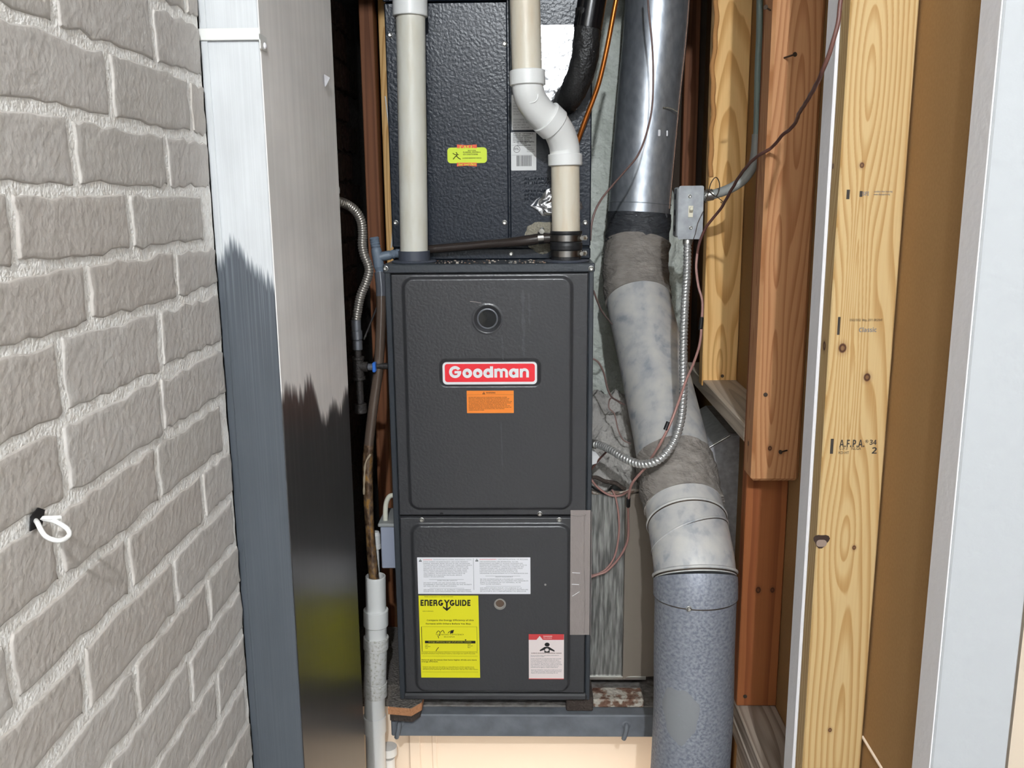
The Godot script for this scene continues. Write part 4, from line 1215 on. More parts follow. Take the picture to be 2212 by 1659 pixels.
# ---------------------------------------------------------------- coil cabinet above the furnace
func build_coil() -> void:
	var z := -0.13
	var f := thing("coil_cabinet", "blue-grey textured coil cabinet standing above the furnace behind the white vent pipes", "cabinet", Vector3(0, 1.017, -0.4))
	var c := MB.new()
	c.box(Vector3(-0.2225, 1.0170, -0.70), Vector3(0.2225, 2.0, -0.142), 0.002)
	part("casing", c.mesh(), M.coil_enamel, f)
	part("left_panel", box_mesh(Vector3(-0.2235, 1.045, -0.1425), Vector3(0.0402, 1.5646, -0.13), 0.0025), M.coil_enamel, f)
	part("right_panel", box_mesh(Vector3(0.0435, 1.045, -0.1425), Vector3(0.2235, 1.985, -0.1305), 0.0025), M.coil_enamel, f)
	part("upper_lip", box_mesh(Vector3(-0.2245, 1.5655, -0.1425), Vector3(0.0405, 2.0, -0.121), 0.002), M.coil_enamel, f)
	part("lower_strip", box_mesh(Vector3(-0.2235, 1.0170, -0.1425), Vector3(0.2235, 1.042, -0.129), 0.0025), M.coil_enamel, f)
	for q in [Vector3(-0.2121, 1.499, -0.13), Vector3(0.0345, 1.4781, -0.13), Vector3(-0.2138, 1.1006, -0.13), Vector3(0.0307, 1.0987, -0.13), Vector3(0.211, 1.0973, -0.13), Vector3(0.0446, 1.0297, -0.129)]:
		screw(f, q)
	# round-ended lime sticker with red tabs
	var s := rect_label("service_sticker", Vector3(-0.0944, 1.2627, -0.1297), Vector3(-0.0069, 1.2291, -0.1297), 0.0075, M.lime, f, "lime service sticker with red tabs")
	var red := MB.new()
	red.prism(PackedVector2Array([Vector2(-0.0728, 1.2615), Vector2(-0.0289, 1.2611), Vector2(-0.0289, 1.269), Vector2(-0.0514, 1.2676), Vector2(-0.0728, 1.2694)]), -0.1299, -0.1292)
	red.prism(PackedVector2Array([Vector2(-0.0738, 1.2222), Vector2(-0.0522, 1.2235), Vector2(-0.0297, 1.2218), Vector2(-0.0295, 1.2298), Vector2(-0.0736, 1.2302)]), -0.1299, -0.1292)
	part("red_tab", red.mesh(), M.call_red, s)
	lettering("CALL", Vector3(-0.0667, 1.2663, -0.129), 0.0052, -0.0361 - -0.0667, M.lime, s, true, Basis.IDENTITY, true)
	lettering("for service", Vector3(-0.0705, 1.2292, -0.129), 0.0046, -0.0316 - -0.0706, M.lime, s, true, Basis.IDENTITY, true)
	lettering("McCLOUD", Vector3(-0.0485, 1.2573, -0.1292), 0.0024, -0.0311 - -0.0485, M.ink_olive, s, true, Basis.IDENTITY, false, 6.0)
	lettering("PLUMBING, HEATING &\nAIR CONDITIONING", Vector3(-0.0598, 1.2539, -0.1292), 0.0028, -0.0209 - -0.0598, M.ink_olive, s, true, Basis.IDENTITY, false, 6.0)
	lettering("24 HOUR EMERGENCY SERVICE", Vector3(-0.061, 1.241, -0.1292), 0.0024, -0.0188 - -0.0608, M.ink_olive, s, true, Basis.IDENTITY, false, 6.0)
	var rn := MB.new()
	rn.tube(path([Vector3(-0.0751, 1.2526, -0.129), Vector3(-0.0722, 1.2476, -0.129), Vector3(-0.0774, 1.2427, -0.129), Vector3(-0.0816, 1.2377, -0.129)], 0.002), 0.0009, 6)
	rn.tube(path([Vector3(-0.0824, 1.2506, -0.129), Vector3(-0.0763, 1.2476, -0.129), Vector3(-0.0691, 1.2475, -0.129)], 0.002), 0.0008, 6)
	rn.tube(path([Vector3(-0.0743, 1.2446, -0.129), Vector3(-0.0703, 1.2406, -0.129), Vector3(-0.0652, 1.2376, -0.129)], 0.002), 0.0009, 6)
	part("running_figure", rn.mesh(), M.ink_olive, s)
	# rating plates
	var a := rect_label("upper_plate", Vector3(0.0486, 1.3728, -0.1303), Vector3(0.1221, 1.2991, -0.1303), 0.001, M.plate_silver, f, "upper printed plate behind the elbow")
	lettering("THIS COIL IS DESIGNED\nFOR USE WITH THE UNITS\nLISTED IN THE MANUAL.\nMAXIMUM OPERATING\nPRESSURES ARE SHOWN\nON THE RATING PLATE.\nDO NOT EXCEED.\n\nFIELD CHARGE IS\nREQUIRED. SEE NOTES.\nUSE ONLY WITH\nA METAL DRAIN PAN", Vector3(0.0516, 1.3679, -0.1297), 0.0034, 0.096 - 0.0516, M.ink_gray, a, false, Basis.IDENTITY, false, 6.0)
	var p := rect_label("rating_plate", Vector3(0.0464, 1.2939, -0.1303), Vector3(0.1021, 1.2122, -0.1303), 0.0016, M.plate_silver, f, "rating plate with a bar code")
	lettering("MODEL NO.  CAPF3636B6CA\nSERIAL NO. 1204660317\nREFRIGERANT  R22/R410A\nDESIGN PRESS. 450 PSI\nFACTORY TEST PRESS. 465 PSI", Vector3(0.0509, 1.2919, -0.1297), 0.0026, 0.0977 - 0.0509, M.ink, p, true, Basis.IDENTITY, false, 6.0)
	lettering("GOODMAN COMPANY, L.P.\n5151 SAN FELIPE\nHOUSTON, TEXAS 77056", Vector3(0.06, 1.2755, -0.1297), 0.0024, 0.0936 - 0.06, M.ink, p, true, Basis.IDENTITY, false, 6.0)
	lettering("UNIT IS\nCERTIFIED\nTO UL 1995", Vector3(0.0813, 1.262, -0.1297), 0.0024, 0.0986 - 0.0813, M.ink, p, false, Basis.IDENTITY, false, 6.0)
	lettering("ETL", Vector3(0.0543, 1.2608, -0.1297), 0.0046, 0.064 - 0.0543, M.ink, p, true)
	var et := MB.new()
	var ring_at: Vector3 = Vector3(0.0591, 1.2578, -0.13)
	et.lathe([Vector2(0.0066, 0), Vector2(0.0074, 0), Vector2(0.0074, 0.0003), Vector2(0.0066, 0.0003)], 28, Transform3D(Basis(Vector3.RIGHT, PI / 2), Vector3(ring_at.x, ring_at.y, -0.1299)))
	part("round_mark", et.mesh(), M.ink, p)
	var bc := MB.new()
	var bx: float = 0.0587
	while bx < 0.0914:
		var bw := 0.0004 + rng.randf() * 0.0007
		bc.box(Vector3(bx, 1.2214, -0.1299), Vector3(bx + bw, 1.2443, -0.1296))
		bx += bw + 0.0005 + rng.randf() * 0.0006
	part("bar_code", bc.mesh(), M.ink, p)
	for q in [314.0, 335.0]:
		var l0: Vector3 = Vector3(0.0472, 1.2663, -0.13)
		var l1: Vector3 = Vector3(0.1011, 1.245, -0.13)
		part("ruled_line", box_mesh(Vector3(l0.x, (l0.y if q < 320.0 else l1.y), -0.1299), Vector3(l1.x, (l0.y if q < 320.0 else l1.y) + 0.0004, -0.1296), 0.0), M.ink_gray, p)
	lettering("ALL PANELS MUST\nBE IN PLACE\n\nAPERTURE MUST BE\nSEALED WHEN LINE\nIS OPEN", Vector3(0.0748, 1.1964, -0.1305), 0.0052, 0.105, M.coil_enamel, f, true)
	# foil where the lines enter, crumpled foil lower down, putty round the drain outlet
	var fm := MB.new()
	var fn := noise(FastNoiseLite.TYPE_SIMPLEX_SMOOTH, 30.0, 71, 3)
	var rows := []
	for i in 40:
		var row := PackedVector3Array()
		for j in 50:
			var x := lerpf(0.1103, 0.1911, i / 39.0)
			var y := lerpf(1.3398, 1.5154, j / 49.0)
			var low := smoothstep(0.5, 0.0, j / 49.0)
			row.push_back(Vector3(x, y, -0.1292 + 0.0006 + (0.0006 + 0.004 * low) * (0.5 + fn.get_noise_2d(x, y))))
		rows.append(row)
	fm.grid(rows)
	part("foil_sheet", fm.mesh(), M.foil, f, "bright foil behind the black line")
	var cr := MB.new()
	var outline := [[1146, 444], [1158, 430], [1170, 424], [1180, 410], [1192, 405], [1215, 410], [1240, 425], [1259, 436], [1261, 450], [1240, 466], [1200, 470], [1172, 466], [1160, 452]]
	var ctr := coil_pt(1203, 440)
	var ring_rows := []
	for k in 12:
		var row := PackedVector3Array()
		for q in outline:
			var p2 := coil_pt(q[0], q[1])
			for sub in 3:
				pass
			var r := k / 11.0
			var w := ctr.lerp(p2, r)
			row.push_back(Vector3(w.x, w.y, -0.1295 + 0.012 * (1.0 - r * r) + 0.012 * fn.get_noise_2d(w.x * 2.2, w.y * 2.2) * (0.3 + r)))
		ring_rows.append(row)
	cr.grid(ring_rows, true)
	part("crumpled_foil", cr.mesh(), M.foil, f, "crumpled foil behind the lower vent pipe")
	var pu := MB.new()
	var prow := []
	for k in 10:
		var row := PackedVector3Array()
		for a2 in 28:
			var t := TAU * a2 / 28
			var r := k / 9.0
			var e := 1.0 + 0.12 * fn.get_noise_2d(cos(t) * 0.05, sin(t) * 0.05) + 0.05 * sin(t * 3.0)
			var w := coil_pt(1172, 512) + Vector3(cos(t) * 0.040, sin(t) * 0.0365, 0) * r * e
			row.push_back(Vector3(w.x, w.y, -0.1285 + 0.010 * sqrt(maxf(0.0, 1.0 - r * r)) + 0.003 * fn.get_noise_2d(w.x * 2.0, w.y * 2.0) - 0.002 * r))
		prow.append(row)
	pu.grid(prow, true)
	part("putty", pu.mesh(), M.putty, f, "round lump of grey putty behind the drain hose")

func coil_pt(px: float, py: float) -> Vector3:
	var tx := (px - 1100.0) / 160.0
	var ty := (py - 400.0) / 150.0
	var y := lerpf(1.1799, 1.027, ty)
	return Vector3(lerpf(lerpf(0.0418, 0.2062, tx), lerpf(0.0404, 0.2073, tx), ty), y, -0.13)

# ---------------------------------------------------------------- the two plastic vents
func collar(parent: Node3D, c: Vector3, m: Material) -> void:
	var b := MB.new()
	b.lathe([Vector2(0.0, 0), Vector2(0.049, 0), Vector2(0.05, 0.002), Vector2(0.047, 0.0045), Vector2(0.0, 0.005)], 36, Transform3D(Basis.IDENTITY, c))
	part("flange", b.mesh(), m, parent)

func hose_clamp(parent: Node3D, c: Vector3, r: float, screw_dir: Vector3, axis := Vector3.UP, w := 0.0125) -> void:
	var b := MB.new()
	var xf := along(c - axis * w / 2.0, c + axis)
	b.lathe([Vector2(r - 0.001, 0), Vector2(r + 0.0009, 0), Vector2(r + 0.0009, w), Vector2(r - 0.001, w)], 40, xf)
	var k := part("clamp", b.mesh(), M.band, parent)
	var t := axis.cross(screw_dir).normalized()
	var s := c + screw_dir * (r + 0.005)
	var h := MB.new()
	h.lathe(rod_profile(0.0048, 0.018), 12, along(s - t * 0.008, s + t))
	h.lathe([Vector2(0, 0.018), Vector2(0.0062, 0.018), Vector2(0.0062, 0.022), Vector2(0, 0.0225)], 6, along(s - t * 0.008, s + t))
	part("clamp_screw", h.mesh(), M.zinc, k)

func build_vents() -> void:
	# left: the intake pipe
	var a: Vector3 = Vector3(-0.1657, 1.0432, -0.062)
	var b: Vector3 = Vector3(-0.1585, 1.5198, -0.062)
	var up := (b - a).normalized()
	var l := thing("intake_pipe", "straight cream plastic vent pipe on the left, rising from a dark collar on the furnace", "pipe", Vector3(a.x, 1.0165, a.z))
	part("pipe", lathe_mesh(rod_profile(0.0302, 0.62), 40, along(a - up * 0.012, b)), M.pvc, l)
	var cp: Vector3 = Vector3(-0.1594, 1.5234, -0.062)
	part("coupling", lathe_mesh([Vector2(0.0302, 0), Vector2(0.0352, 0), Vector2(0.0362, 0.0015), Vector2(0.0358, 0.07), Vector2(0.0302, 0.071)], 40, along(cp, cp + up)), M.pvc_white, l)
	part("socket", lathe_mesh([Vector2(0.0305, 0), Vector2(0.0345, 0), Vector2(0.0345, 0.021), Vector2(0.0338, 0.022), Vector2(0.0303, 0.022)], 36, Transform3D(Basis.IDENTITY, Vector3(a.x, 1.0195, a.z))), M.dark_plastic, l)
	collar(l, Vector3(a.x, 1.0166, a.z), M.dark_plastic)
	# right: the exhaust pipe with two elbows
	var r := thing("exhaust_pipe", "cream plastic vent pipe on the right with two white elbows making an offset", "pipe", Vector3(0.1646, 1.0761, -0.05))
	var p0: Vector3 = Vector3(0.1656, 1.0663, -0.05)
	var p1: Vector3 = Vector3(0.163, 1.2265, -0.05)
	var p4: Vector3 = Vector3(0.0835, 1.3883, 0.015)
	var p5: Vector3 = Vector3(0.0797, 1.538, 0.012)
	part("lower_pipe", lathe_mesh(rod_profile(0.0302, p0.distance_to(p1)), 40, along(p0, p1)), M.pvc_old, r)
	part("upper_pipe", lathe_mesh(rod_profile(0.0302, p4.distance_to(p5) + 0.12), 40, along(p4, p5)), M.pvc_old, r)
	var mid0: Vector3 = Vector3(0.1378, 1.3025, -0.024)
	var mid1: Vector3 = Vector3(0.1022, 1.3326, -0.006)
	var low := path([Vector3(0.1625, 1.2361, -0.05), Vector3(0.1609, 1.257, -0.049), Vector3(0.1537, 1.2792, -0.04), Vector3(0.1417, 1.299, -0.028), Vector3(0.132, 1.3079, -0.022)], 0.004)
	var high := path([Vector3(0.1301, 1.3079, -0.022), Vector3(0.1108, 1.3238, -0.011), Vector3(0.0937, 1.3446, 0.002), Vector3(0.0853, 1.3653, 0.012), Vector3(0.084, 1.3847, 0.015)], 0.004)
	part("lower_elbow", tube_mesh(low, 0.0318, 36), M.pvc_white, r)
	part("upper_elbow", tube_mesh(high, 0.0318, 36), M.pvc_white, r)
	var hub := func(q: Vector3, d: Vector3, len_: float) -> void:
		part("elbow_hub", lathe_mesh([Vector2(0.0302, 0), Vector2(0.0348, 0), Vector2(0.0362, 0.0012), Vector2(0.0362, len_ - 0.0015), Vector2(0.035, len_), Vector2(0.0302, len_)], 40, along(q, q + d)), M.pvc_white, r)
	hub.call(Vector3(0.1631, 1.2189, -0.05), p1 - p0, 0.024)
	hub.call(Vector3(0.0844, 1.3749, 0.015), p5 - p4, 0.029)
	var dm := (low[-2] - low[-1]).normalized()
	hub.call(Vector3(0.1204, 1.3168, -0.016), -(Vector3(0.1012, 1.3342, -0.004) - Vector3(0.1378, 1.3026, -0.026)).normalized(), 0.028)
	# raised maker's ring on the upper elbow
	var mr := MB.new()
	var mp: Vector3 = Vector3(0.0965, 1.3521, 0)
	var e: Vector3 = mp + Vector3(-0.004, 0, 0.0335)
	mr.lathe([Vector2(0.0118, 0), Vector2(0.0132, 0), Vector2(0.0132, 0.0016), Vector2(0.0118, 0.0016)], 28, along(e, e + Vector3(-0.12, 0.12, 1.0)))
	mr.box(e + Vector3(-0.0007, -0.011, 0.0), e + Vector3(0.0007, 0.011, 0.0018), 0.0003)
	part("raised_mark", mr.mesh(), M.pvc_white, r)
	# rubber coupling with two clamps
	var c := thing("rubber_coupling", "black rubber coupling with two steel clamps at the foot of the right vent pipe", "coupling", Vector3(p0.x, 1.0165, p0.z))
	var base := Vector3(p0.x, 1.0205, p0.z)
	part("sleeve", lathe_mesh([Vector2(0.0305, 0), Vector2(0.0325, 0), Vector2(0.0325, 0.021), Vector2(0.0345, 0.023), Vector2(0.0352, 0.031), Vector2(0.0345, 0.037), Vector2(0.033, 0.039), Vector2(0.033, 0.055), Vector2(0.0345, 0.057), Vector2(0.0345, 0.062), Vector2(0.0306, 0.062)], 40, Transform3D(Basis.IDENTITY, base)), M.rubber, c)
	hose_clamp(c, base + Vector3(0, 0.014, 0), 0.0333, Vector3(0.92, 0, 0.39))
	hose_clamp(c, base + Vector3(0, 0.047, 0), 0.0338, Vector3(0.92, 0, 0.39))
	collar(c, Vector3(p0.x, 1.0166, p0.z), M.dark_plastic)

# ---------------------------------------------------------------- condensate drain
func build_drain() -> void:
	var d := thing("drain_hose", "shiny black drain hose running level from the rubber coupling to the left", "hose", Vector3(0.1332, 1.0644, -0.075))
	var pts := path([Vector3(0.1393, 1.0663, -0.078), Vector3(0.113, 1.0654, -0.08), Vector3(0.0622, 1.0585, -0.084), Vector3(-0.0202, 1.0514, -0.098), Vector3(-0.1036, 1.0444, -0.107), Vector3(-0.161, 1.0395, -0.1095), Vector3(-0.1994, 1.0348, -0.108)], 0.006)
	part("hose", tube_mesh(pts, func(s: float, a: float) -> float: return 0.0118 - 0.002 * smoothstep(0.06, 0.12, s), 18), M.hose, d)
	var ca: Vector3 = Vector3(0.112, 1.0664, -0.08)
	hose_clamp(d, ca, 0.0128, Vector3(0.1, 1.0, 0.2).normalized(), (Vector3(0.1393, 1.0663, -0.078) - Vector3(0.0825, 1.0615, -0.082)).normalized(), 0.0125)
	var w := thing("drain_fitting", "grey barbed plastic branch fitting left of the furnace top", "fitting", Vector3(-0.2519, 1.0219, -0.09))
	var q0: Vector3 = Vector3(-0.2564, 1.0709, -0.085)
	var q1: Vector3 = Vector3(-0.2444, 0.9813, -0.085)
	var qa := (q1 - q0).normalized()
	var pr := [Vector2(0, 0), Vector2(0.0085, 0)]
	for k in 4:
		pr.append_array([Vector2(0.0112, 0.003 + k * 0.0055), Vector2(0.0096, 0.007 + k * 0.0055)])
	pr.append_array([Vector2(0.0112, 0.027), Vector2(0.0118, 0.032), Vector2(0.0118, 0.066), Vector2(0.0105, 0.07), Vector2(0.0098, 0.075), Vector2(0.0112, 0.08), Vector2(0.0096, 0.086), Vector2(0.0112, 0.09), Vector2(0.009, 0.096), Vector2(0, 0.096)])
	part("body", lathe_mesh(pr, 24, along(q0, q1)), M.gray_plastic, w)
	var b0: Vector3 = Vector3(-0.2489, 1.0263, -0.085)
	var b1: Vector3 = Vector3(-0.1989, 1.0358, -0.09)
	part("branch", lathe_mesh([Vector2(0.0105, 0), Vector2(0.0105, 0.026), Vector2(0.009, 0.029), Vector2(0.0105, 0.034), Vector2(0.0088, 0.038), Vector2(0.0105, 0.043), Vector2(0.0085, 0.05), Vector2(0, 0.05)], 24, along(b0, b1)), M.gray_plastic, w)
	var t := thing("drain_tube", "stained clear tube hanging from the grey fitting into the white standpipe", "tube", Vector3(-0.2862, 0.2679, -0.075))
	var tp := path([Vector3(-0.2444, 0.9858, -0.08), Vector3(-0.2431, 0.9311, -0.072), Vector3(-0.2469, 0.8593, -0.066), Vector3(-0.2546, 0.776, -0.062), Vector3(-0.2695, 0.6906, -0.062), Vector3(-0.2829, 0.6033, -0.064), Vector3(-0.2891, 0.5364, -0.066), Vector3(-0.2909, 0.4566, -0.07), Vector3(-0.2906, 0.3753, -0.074), Vector3(-0.2884, 0.3045, -0.077), Vector3(-0.2851, 0.2326, -0.08)], 0.008)
	var split := 0
	while tp[split].y > 0.6087:
		split += 1
	part("tube", tube_mesh(tp.slice(0, split + 1), 0.0112, 20), mat(g8(92, 78, 68), 0.14, 0.0, 0.7), t, "brownish clear upper tube")
	part("stained_tube", tube_mesh(tp.slice(split), func(s: float, a: float) -> float: return 0.0115 + 0.0008 * sin(s * 23.0), 20), M.drain, t, "lower tube stained black and amber")
	part("clear_end", tube_mesh(path([Vector3(-0.2455, 0.9938, -0.082), Vector3(-0.2427, 0.9635, -0.077), Vector3(-0.242, 0.9412, -0.0735)], 0.004), 0.0128, 20), M.hose_clear, t)
	# residue ridge
	part("residue", tube_mesh(path([Vector3(-0.278, 0.5842, -0.05), Vector3(-0.2898, 0.5628, -0.052), Vector3(-0.2948, 0.5291, -0.054), Vector3(-0.298, 0.4862, -0.056)], 0.004), func(s: float, a: float) -> float: return 0.0024 + 0.0006 * sin(s * 220.0), 8), mat(g8(168, 152, 128), 0.7), t)
	# standpipe
	var s := thing("standpipe", "white plastic standpipe with couplings, left of the furnace, stained green in the middle", "pipe", Vector3(-0.288, -0.45, -0.08))
	var cl := [Vector3(-0.2835, 0.2739, -0.08), Vector3(-0.2853, 0.185, -0.08), Vector3(-0.2896, 0.0885, -0.08), Vector3(-0.2941, 0.0026, -0.08), Vector3(-0.2999, -0.0721, -0.08), Vector3(-0.2988, -0.1479, -0.08), Vector3(-0.2965, -0.2362, -0.08)]
	var seg := func(called: String, i: Vector3, j: Vector3, r: float, m: Material) -> void:
		part(called, lathe_mesh([Vector2(r * 0.8, 0), Vector2(r - 0.001, 0), Vector2(r, 0.001), Vector2(r, i.distance_to(j) - 0.001), Vector2(r - 0.001, i.distance_to(j)), Vector2(r * 0.8, i.distance_to(j))], 32, along(i, j)), m, s)
	var mouth := MB.new()
	mouth.lathe([Vector2(0.0242, 0), Vector2(0.0242, Vector3(-0.2835, 0.2739, -0.08).distance_to(Vector3(-0.2855, 0.179, -0.08))), Vector2(0.0236, Vector3(-0.2835, 0.2739, -0.08).distance_to(Vector3(-0.2855, 0.179, -0.08)) + 0.001), Vector2(0.0205, Vector3(-0.2835, 0.2739, -0.08).distance_to(Vector3(-0.2855, 0.179, -0.08)) + 0.001), Vector2(0.0202, 0.0), Vector2(0, 0.0)], 36, along(Vector3(-0.2855, 0.179, -0.08), Vector3(-0.2835, 0.2739, -0.08)))
	part("top_pipe", mouth.mesh(), M.pvc_white, s)
	seg.call("coupling", Vector3(-0.2873, 0.149, -0.08), Vector3(-0.2857, 0.1898, -0.08), 0.0298, M.pvc_white)
	seg.call("middle_pipe", Vector3(-0.2891, 0.0885, -0.08), Vector3(-0.2871, 0.1538, -0.08), 0.0258, M.pvc_white)
	seg.call("coupling", Vector3(-0.2896, 0.0885, -0.08), Vector3(-0.2879, 0.1188, -0.08), 0.0302, M.pvc_dirty)
	seg.call("stained_pipe", Vector3(-0.2957, -0.0098, -0.08), Vector3(-0.2894, 0.0934, -0.08), 0.0272, M.pvc_dirty)
	seg.call("coupling", Vector3(-0.2956, -0.0371, -0.08), Vector3(-0.2942, -0.0011, -0.08), 0.0285, M.pvc_dirty)
	seg.call("elbow", Vector3(-0.3008, -0.1099, -0.08), Vector3(-0.2966, -0.0321, -0.08), 0.0252, M.pvc_white)
	seg.call("coupling", Vector3(-0.3006, -0.1352, -0.08), Vector3(-0.3, -0.091, -0.08), 0.0278, M.pvc_white)
	seg.call("bottom_pipe", Vector3(-0.305, -0.45, -0.08), Vector3(-0.2997, -0.1276, -0.08), 0.0242, M.pvc_white)
	var k := thing("pipe_fitting", "white pipe fitting below the left end of the platform", "fitting", Vector3(-0.2702, -0.2252, -0.1))
	part("body", lathe_mesh([Vector2(0.0, 0), Vector2(0.016, 0), Vector2(0.016, 0.2), Vector2(0.0, 0.2)], 24, Transform3D(Basis.IDENTITY, Vector3(-0.2788, -0.2707, -0.13) - Vector3(0, 0.17, 0))), M.pvc_white, k)
	part("hub", lathe_mesh([Vector2(0.016, 0), Vector2(0.0205, 0), Vector2(0.021, 0.001), Vector2(0.021, 0.022), Vector2(0.0, 0.023)], 24, Transform3D(Basis.IDENTITY, Vector3(-0.2774, -0.2311, -0.13))), M.pvc_white, k)
	# condensate trap box on the furnace's left side
	var x := thing("trap_box", "lilac-grey plastic box fixed to the left side of the furnace", "box", Vector3(-0.2517, 0.3025, -0.06))
	var xb := MB.new()
	xb.box(Vector3(-0.2603, 0.311, -0.14), Vector3(-0.2227, 0.4156, -0.04), 0.002)
	part("body", xb.mesh(), M.lilac_plastic, x)
	part("lid", box_mesh(Vector3(-0.2648, 0.4144, -0.145), Vector3(-0.2227, 0.4223, -0.035), 0.0015), mat(g8(150, 152, 150), 0.6), x)
	var e2 := thing("small_drain_elbow", "thin cream tube bending from the furnace side down into the grey box", "tube", Vector3(-0.2507, 0.4205, -0.06))
	part("tube", tube_mesh(path([Vector3(-0.2291, 0.4825, -0.06), Vector3(-0.2388, 0.4803, -0.06), Vector3(-0.2468, 0.4668, -0.06), Vector3(-0.2503, 0.4443, -0.06), Vector3(-0.251, 0.4126, -0.06)], 0.003), 0.0058, 16), mat(g8(222, 220, 202), 0.45), e2)
	var cpz := thing("capped_pipe", "white capped drain pipe behind the stained clear tube", "pipe", Vector3(-0.2803, 0.3301, -0.1))
	part("cap", lathe_mesh([Vector2(0.0075, 0), Vector2(0.0125, 0), Vector2(0.0125, 0.010), Vector2(0.0118, 0.011), Vector2(0.0118, 0.034), Vector2(0.009, 0.042), Vector2(0.0, 0.045)], 24, Transform3D(Basis.IDENTITY, Vector3(-0.2852, 0.3331, -0.11))), M.pvc_white, cpz)
	part("stem", lathe_mesh(rod_profile(0.0072, 0.35), 16, Transform3D(Basis.IDENTITY, Vector3(-0.2852, 0.3331, -0.11) - Vector3(0, 0.345, 0))), M.pvc_white, cpz)

# ---------------------------------------------------------------- gas line
func build_gas() -> void:
	var t := thing("gas_line", "ribbed metal gas connector curving out from behind the chase into black iron fittings", "gas line", Vector3(-0.3059, 0.6721, -0.05))
	var p := path([Vector3(-0.3487, 1.1595, 0.02), Vector3(-0.3167, 1.1498, 0), Vector3(-0.3016, 1.1428, -0.02), Vector3(-0.2854, 1.128, -0.035), Vector3(-0.2762, 1.1063, -0.045), Vector3(-0.2752, 1.0795, -0.05), Vector3(-0.2768, 1.0547, -0.05), Vector3(-0.2731, 1.0327, -0.05), Vector3(-0.2659, 1.0126, -0.05), Vector3(-0.2645, 0.9965, -0.05), Vector3(-0.2726, 0.9724, -0.05), Vector3(-0.2838, 0.9481, -0.05), Vector3(-0.291, 0.9216, -0.05), Vector3(-0.2976, 0.8888, -0.05)], 0.0007)
	part("flexible_pipe", tube_mesh(p, func(s: float, a: float) -> float: return 0.0082 + 0.0021 * pow(absf(sin(s * PI / 0.0054)), 0.6), 16), M.gas_flex, t)
	var seq := [["sleeve", 690, 714, 0.0108, 18, M.nickel], ["union_nut", 713, 733, 0.0128, 6, M.nickel], ["union_nut", 734, 755, 0.0118, 6, M.nickel], ["nipple", 754, 771, 0.0085, 16, M.iron], ["tee_collar", 769, 777, 0.0142, 22, M.iron], ["tee_body", 776, 813, 0.0122, 22, M.iron], ["tee_collar", 812, 820, 0.0142, 22, M.iron], ["nipple", 819, 872, 0.0085, 16, M.iron], ["cap", 871, 892, 0.0138, 22, M.iron]]
	for q in seq:
		var i := gas_pt(q[1])
		var j := gas_pt(q[2])
		part(q[0], lathe_mesh(rod_profile(q[3], i.distance_to(j), 0.0015), q[4], along(j, i)), q[5], t)
	var b0 := gas_pt(791.0)
	part("branch", lathe_mesh(rod_profile(0.0112, 0.022), 20, along(b0, b0 + Vector3(1, 0, 0.1))), M.iron, t)
	var vl := thing("gas_valve", "small gas valve with a bright blue handle on the black iron tee", "valve", b0 + Vector3(0.03, 0, 0))
	part("stem", lathe_mesh(rod_profile(0.0078, 0.014), 8, along(b0 + Vector3(0.0225, 0, 0.004), b0 + Vector3(1, 0, 0.1))), M.nickel, vl)
	part("handle", box_mesh(b0 + Vector3(0.033, -0.011, -0.004), b0 + Vector3(0.0405, 0.011, 0.014), 0.002), M.blue, vl)
	part("outlet", lathe_mesh(rod_profile(0.0072, 0.03), 16, along(b0 + Vector3(0.036, 0, -0.006), b0 + Vector3(1, 0, -0.006))), M.iron, vl)
	single("gap_rod", "thin dark rod slanting behind the gas fittings", "rod", tube_mesh(PackedVector3Array([Vector3(-0.2657, 0.9087, -0.14), Vector3(-0.2913, 0.8397, -0.1)]), 0.0022, 8), M.iron)

func gas_pt(py: float) -> Vector3:
	var t := (py - 690.0) / 200.0
	return (Vector3(-0.2979, 0.8929, -0.05)).lerp(Vector3(-0.2955, 0.6828, -0.05), t)

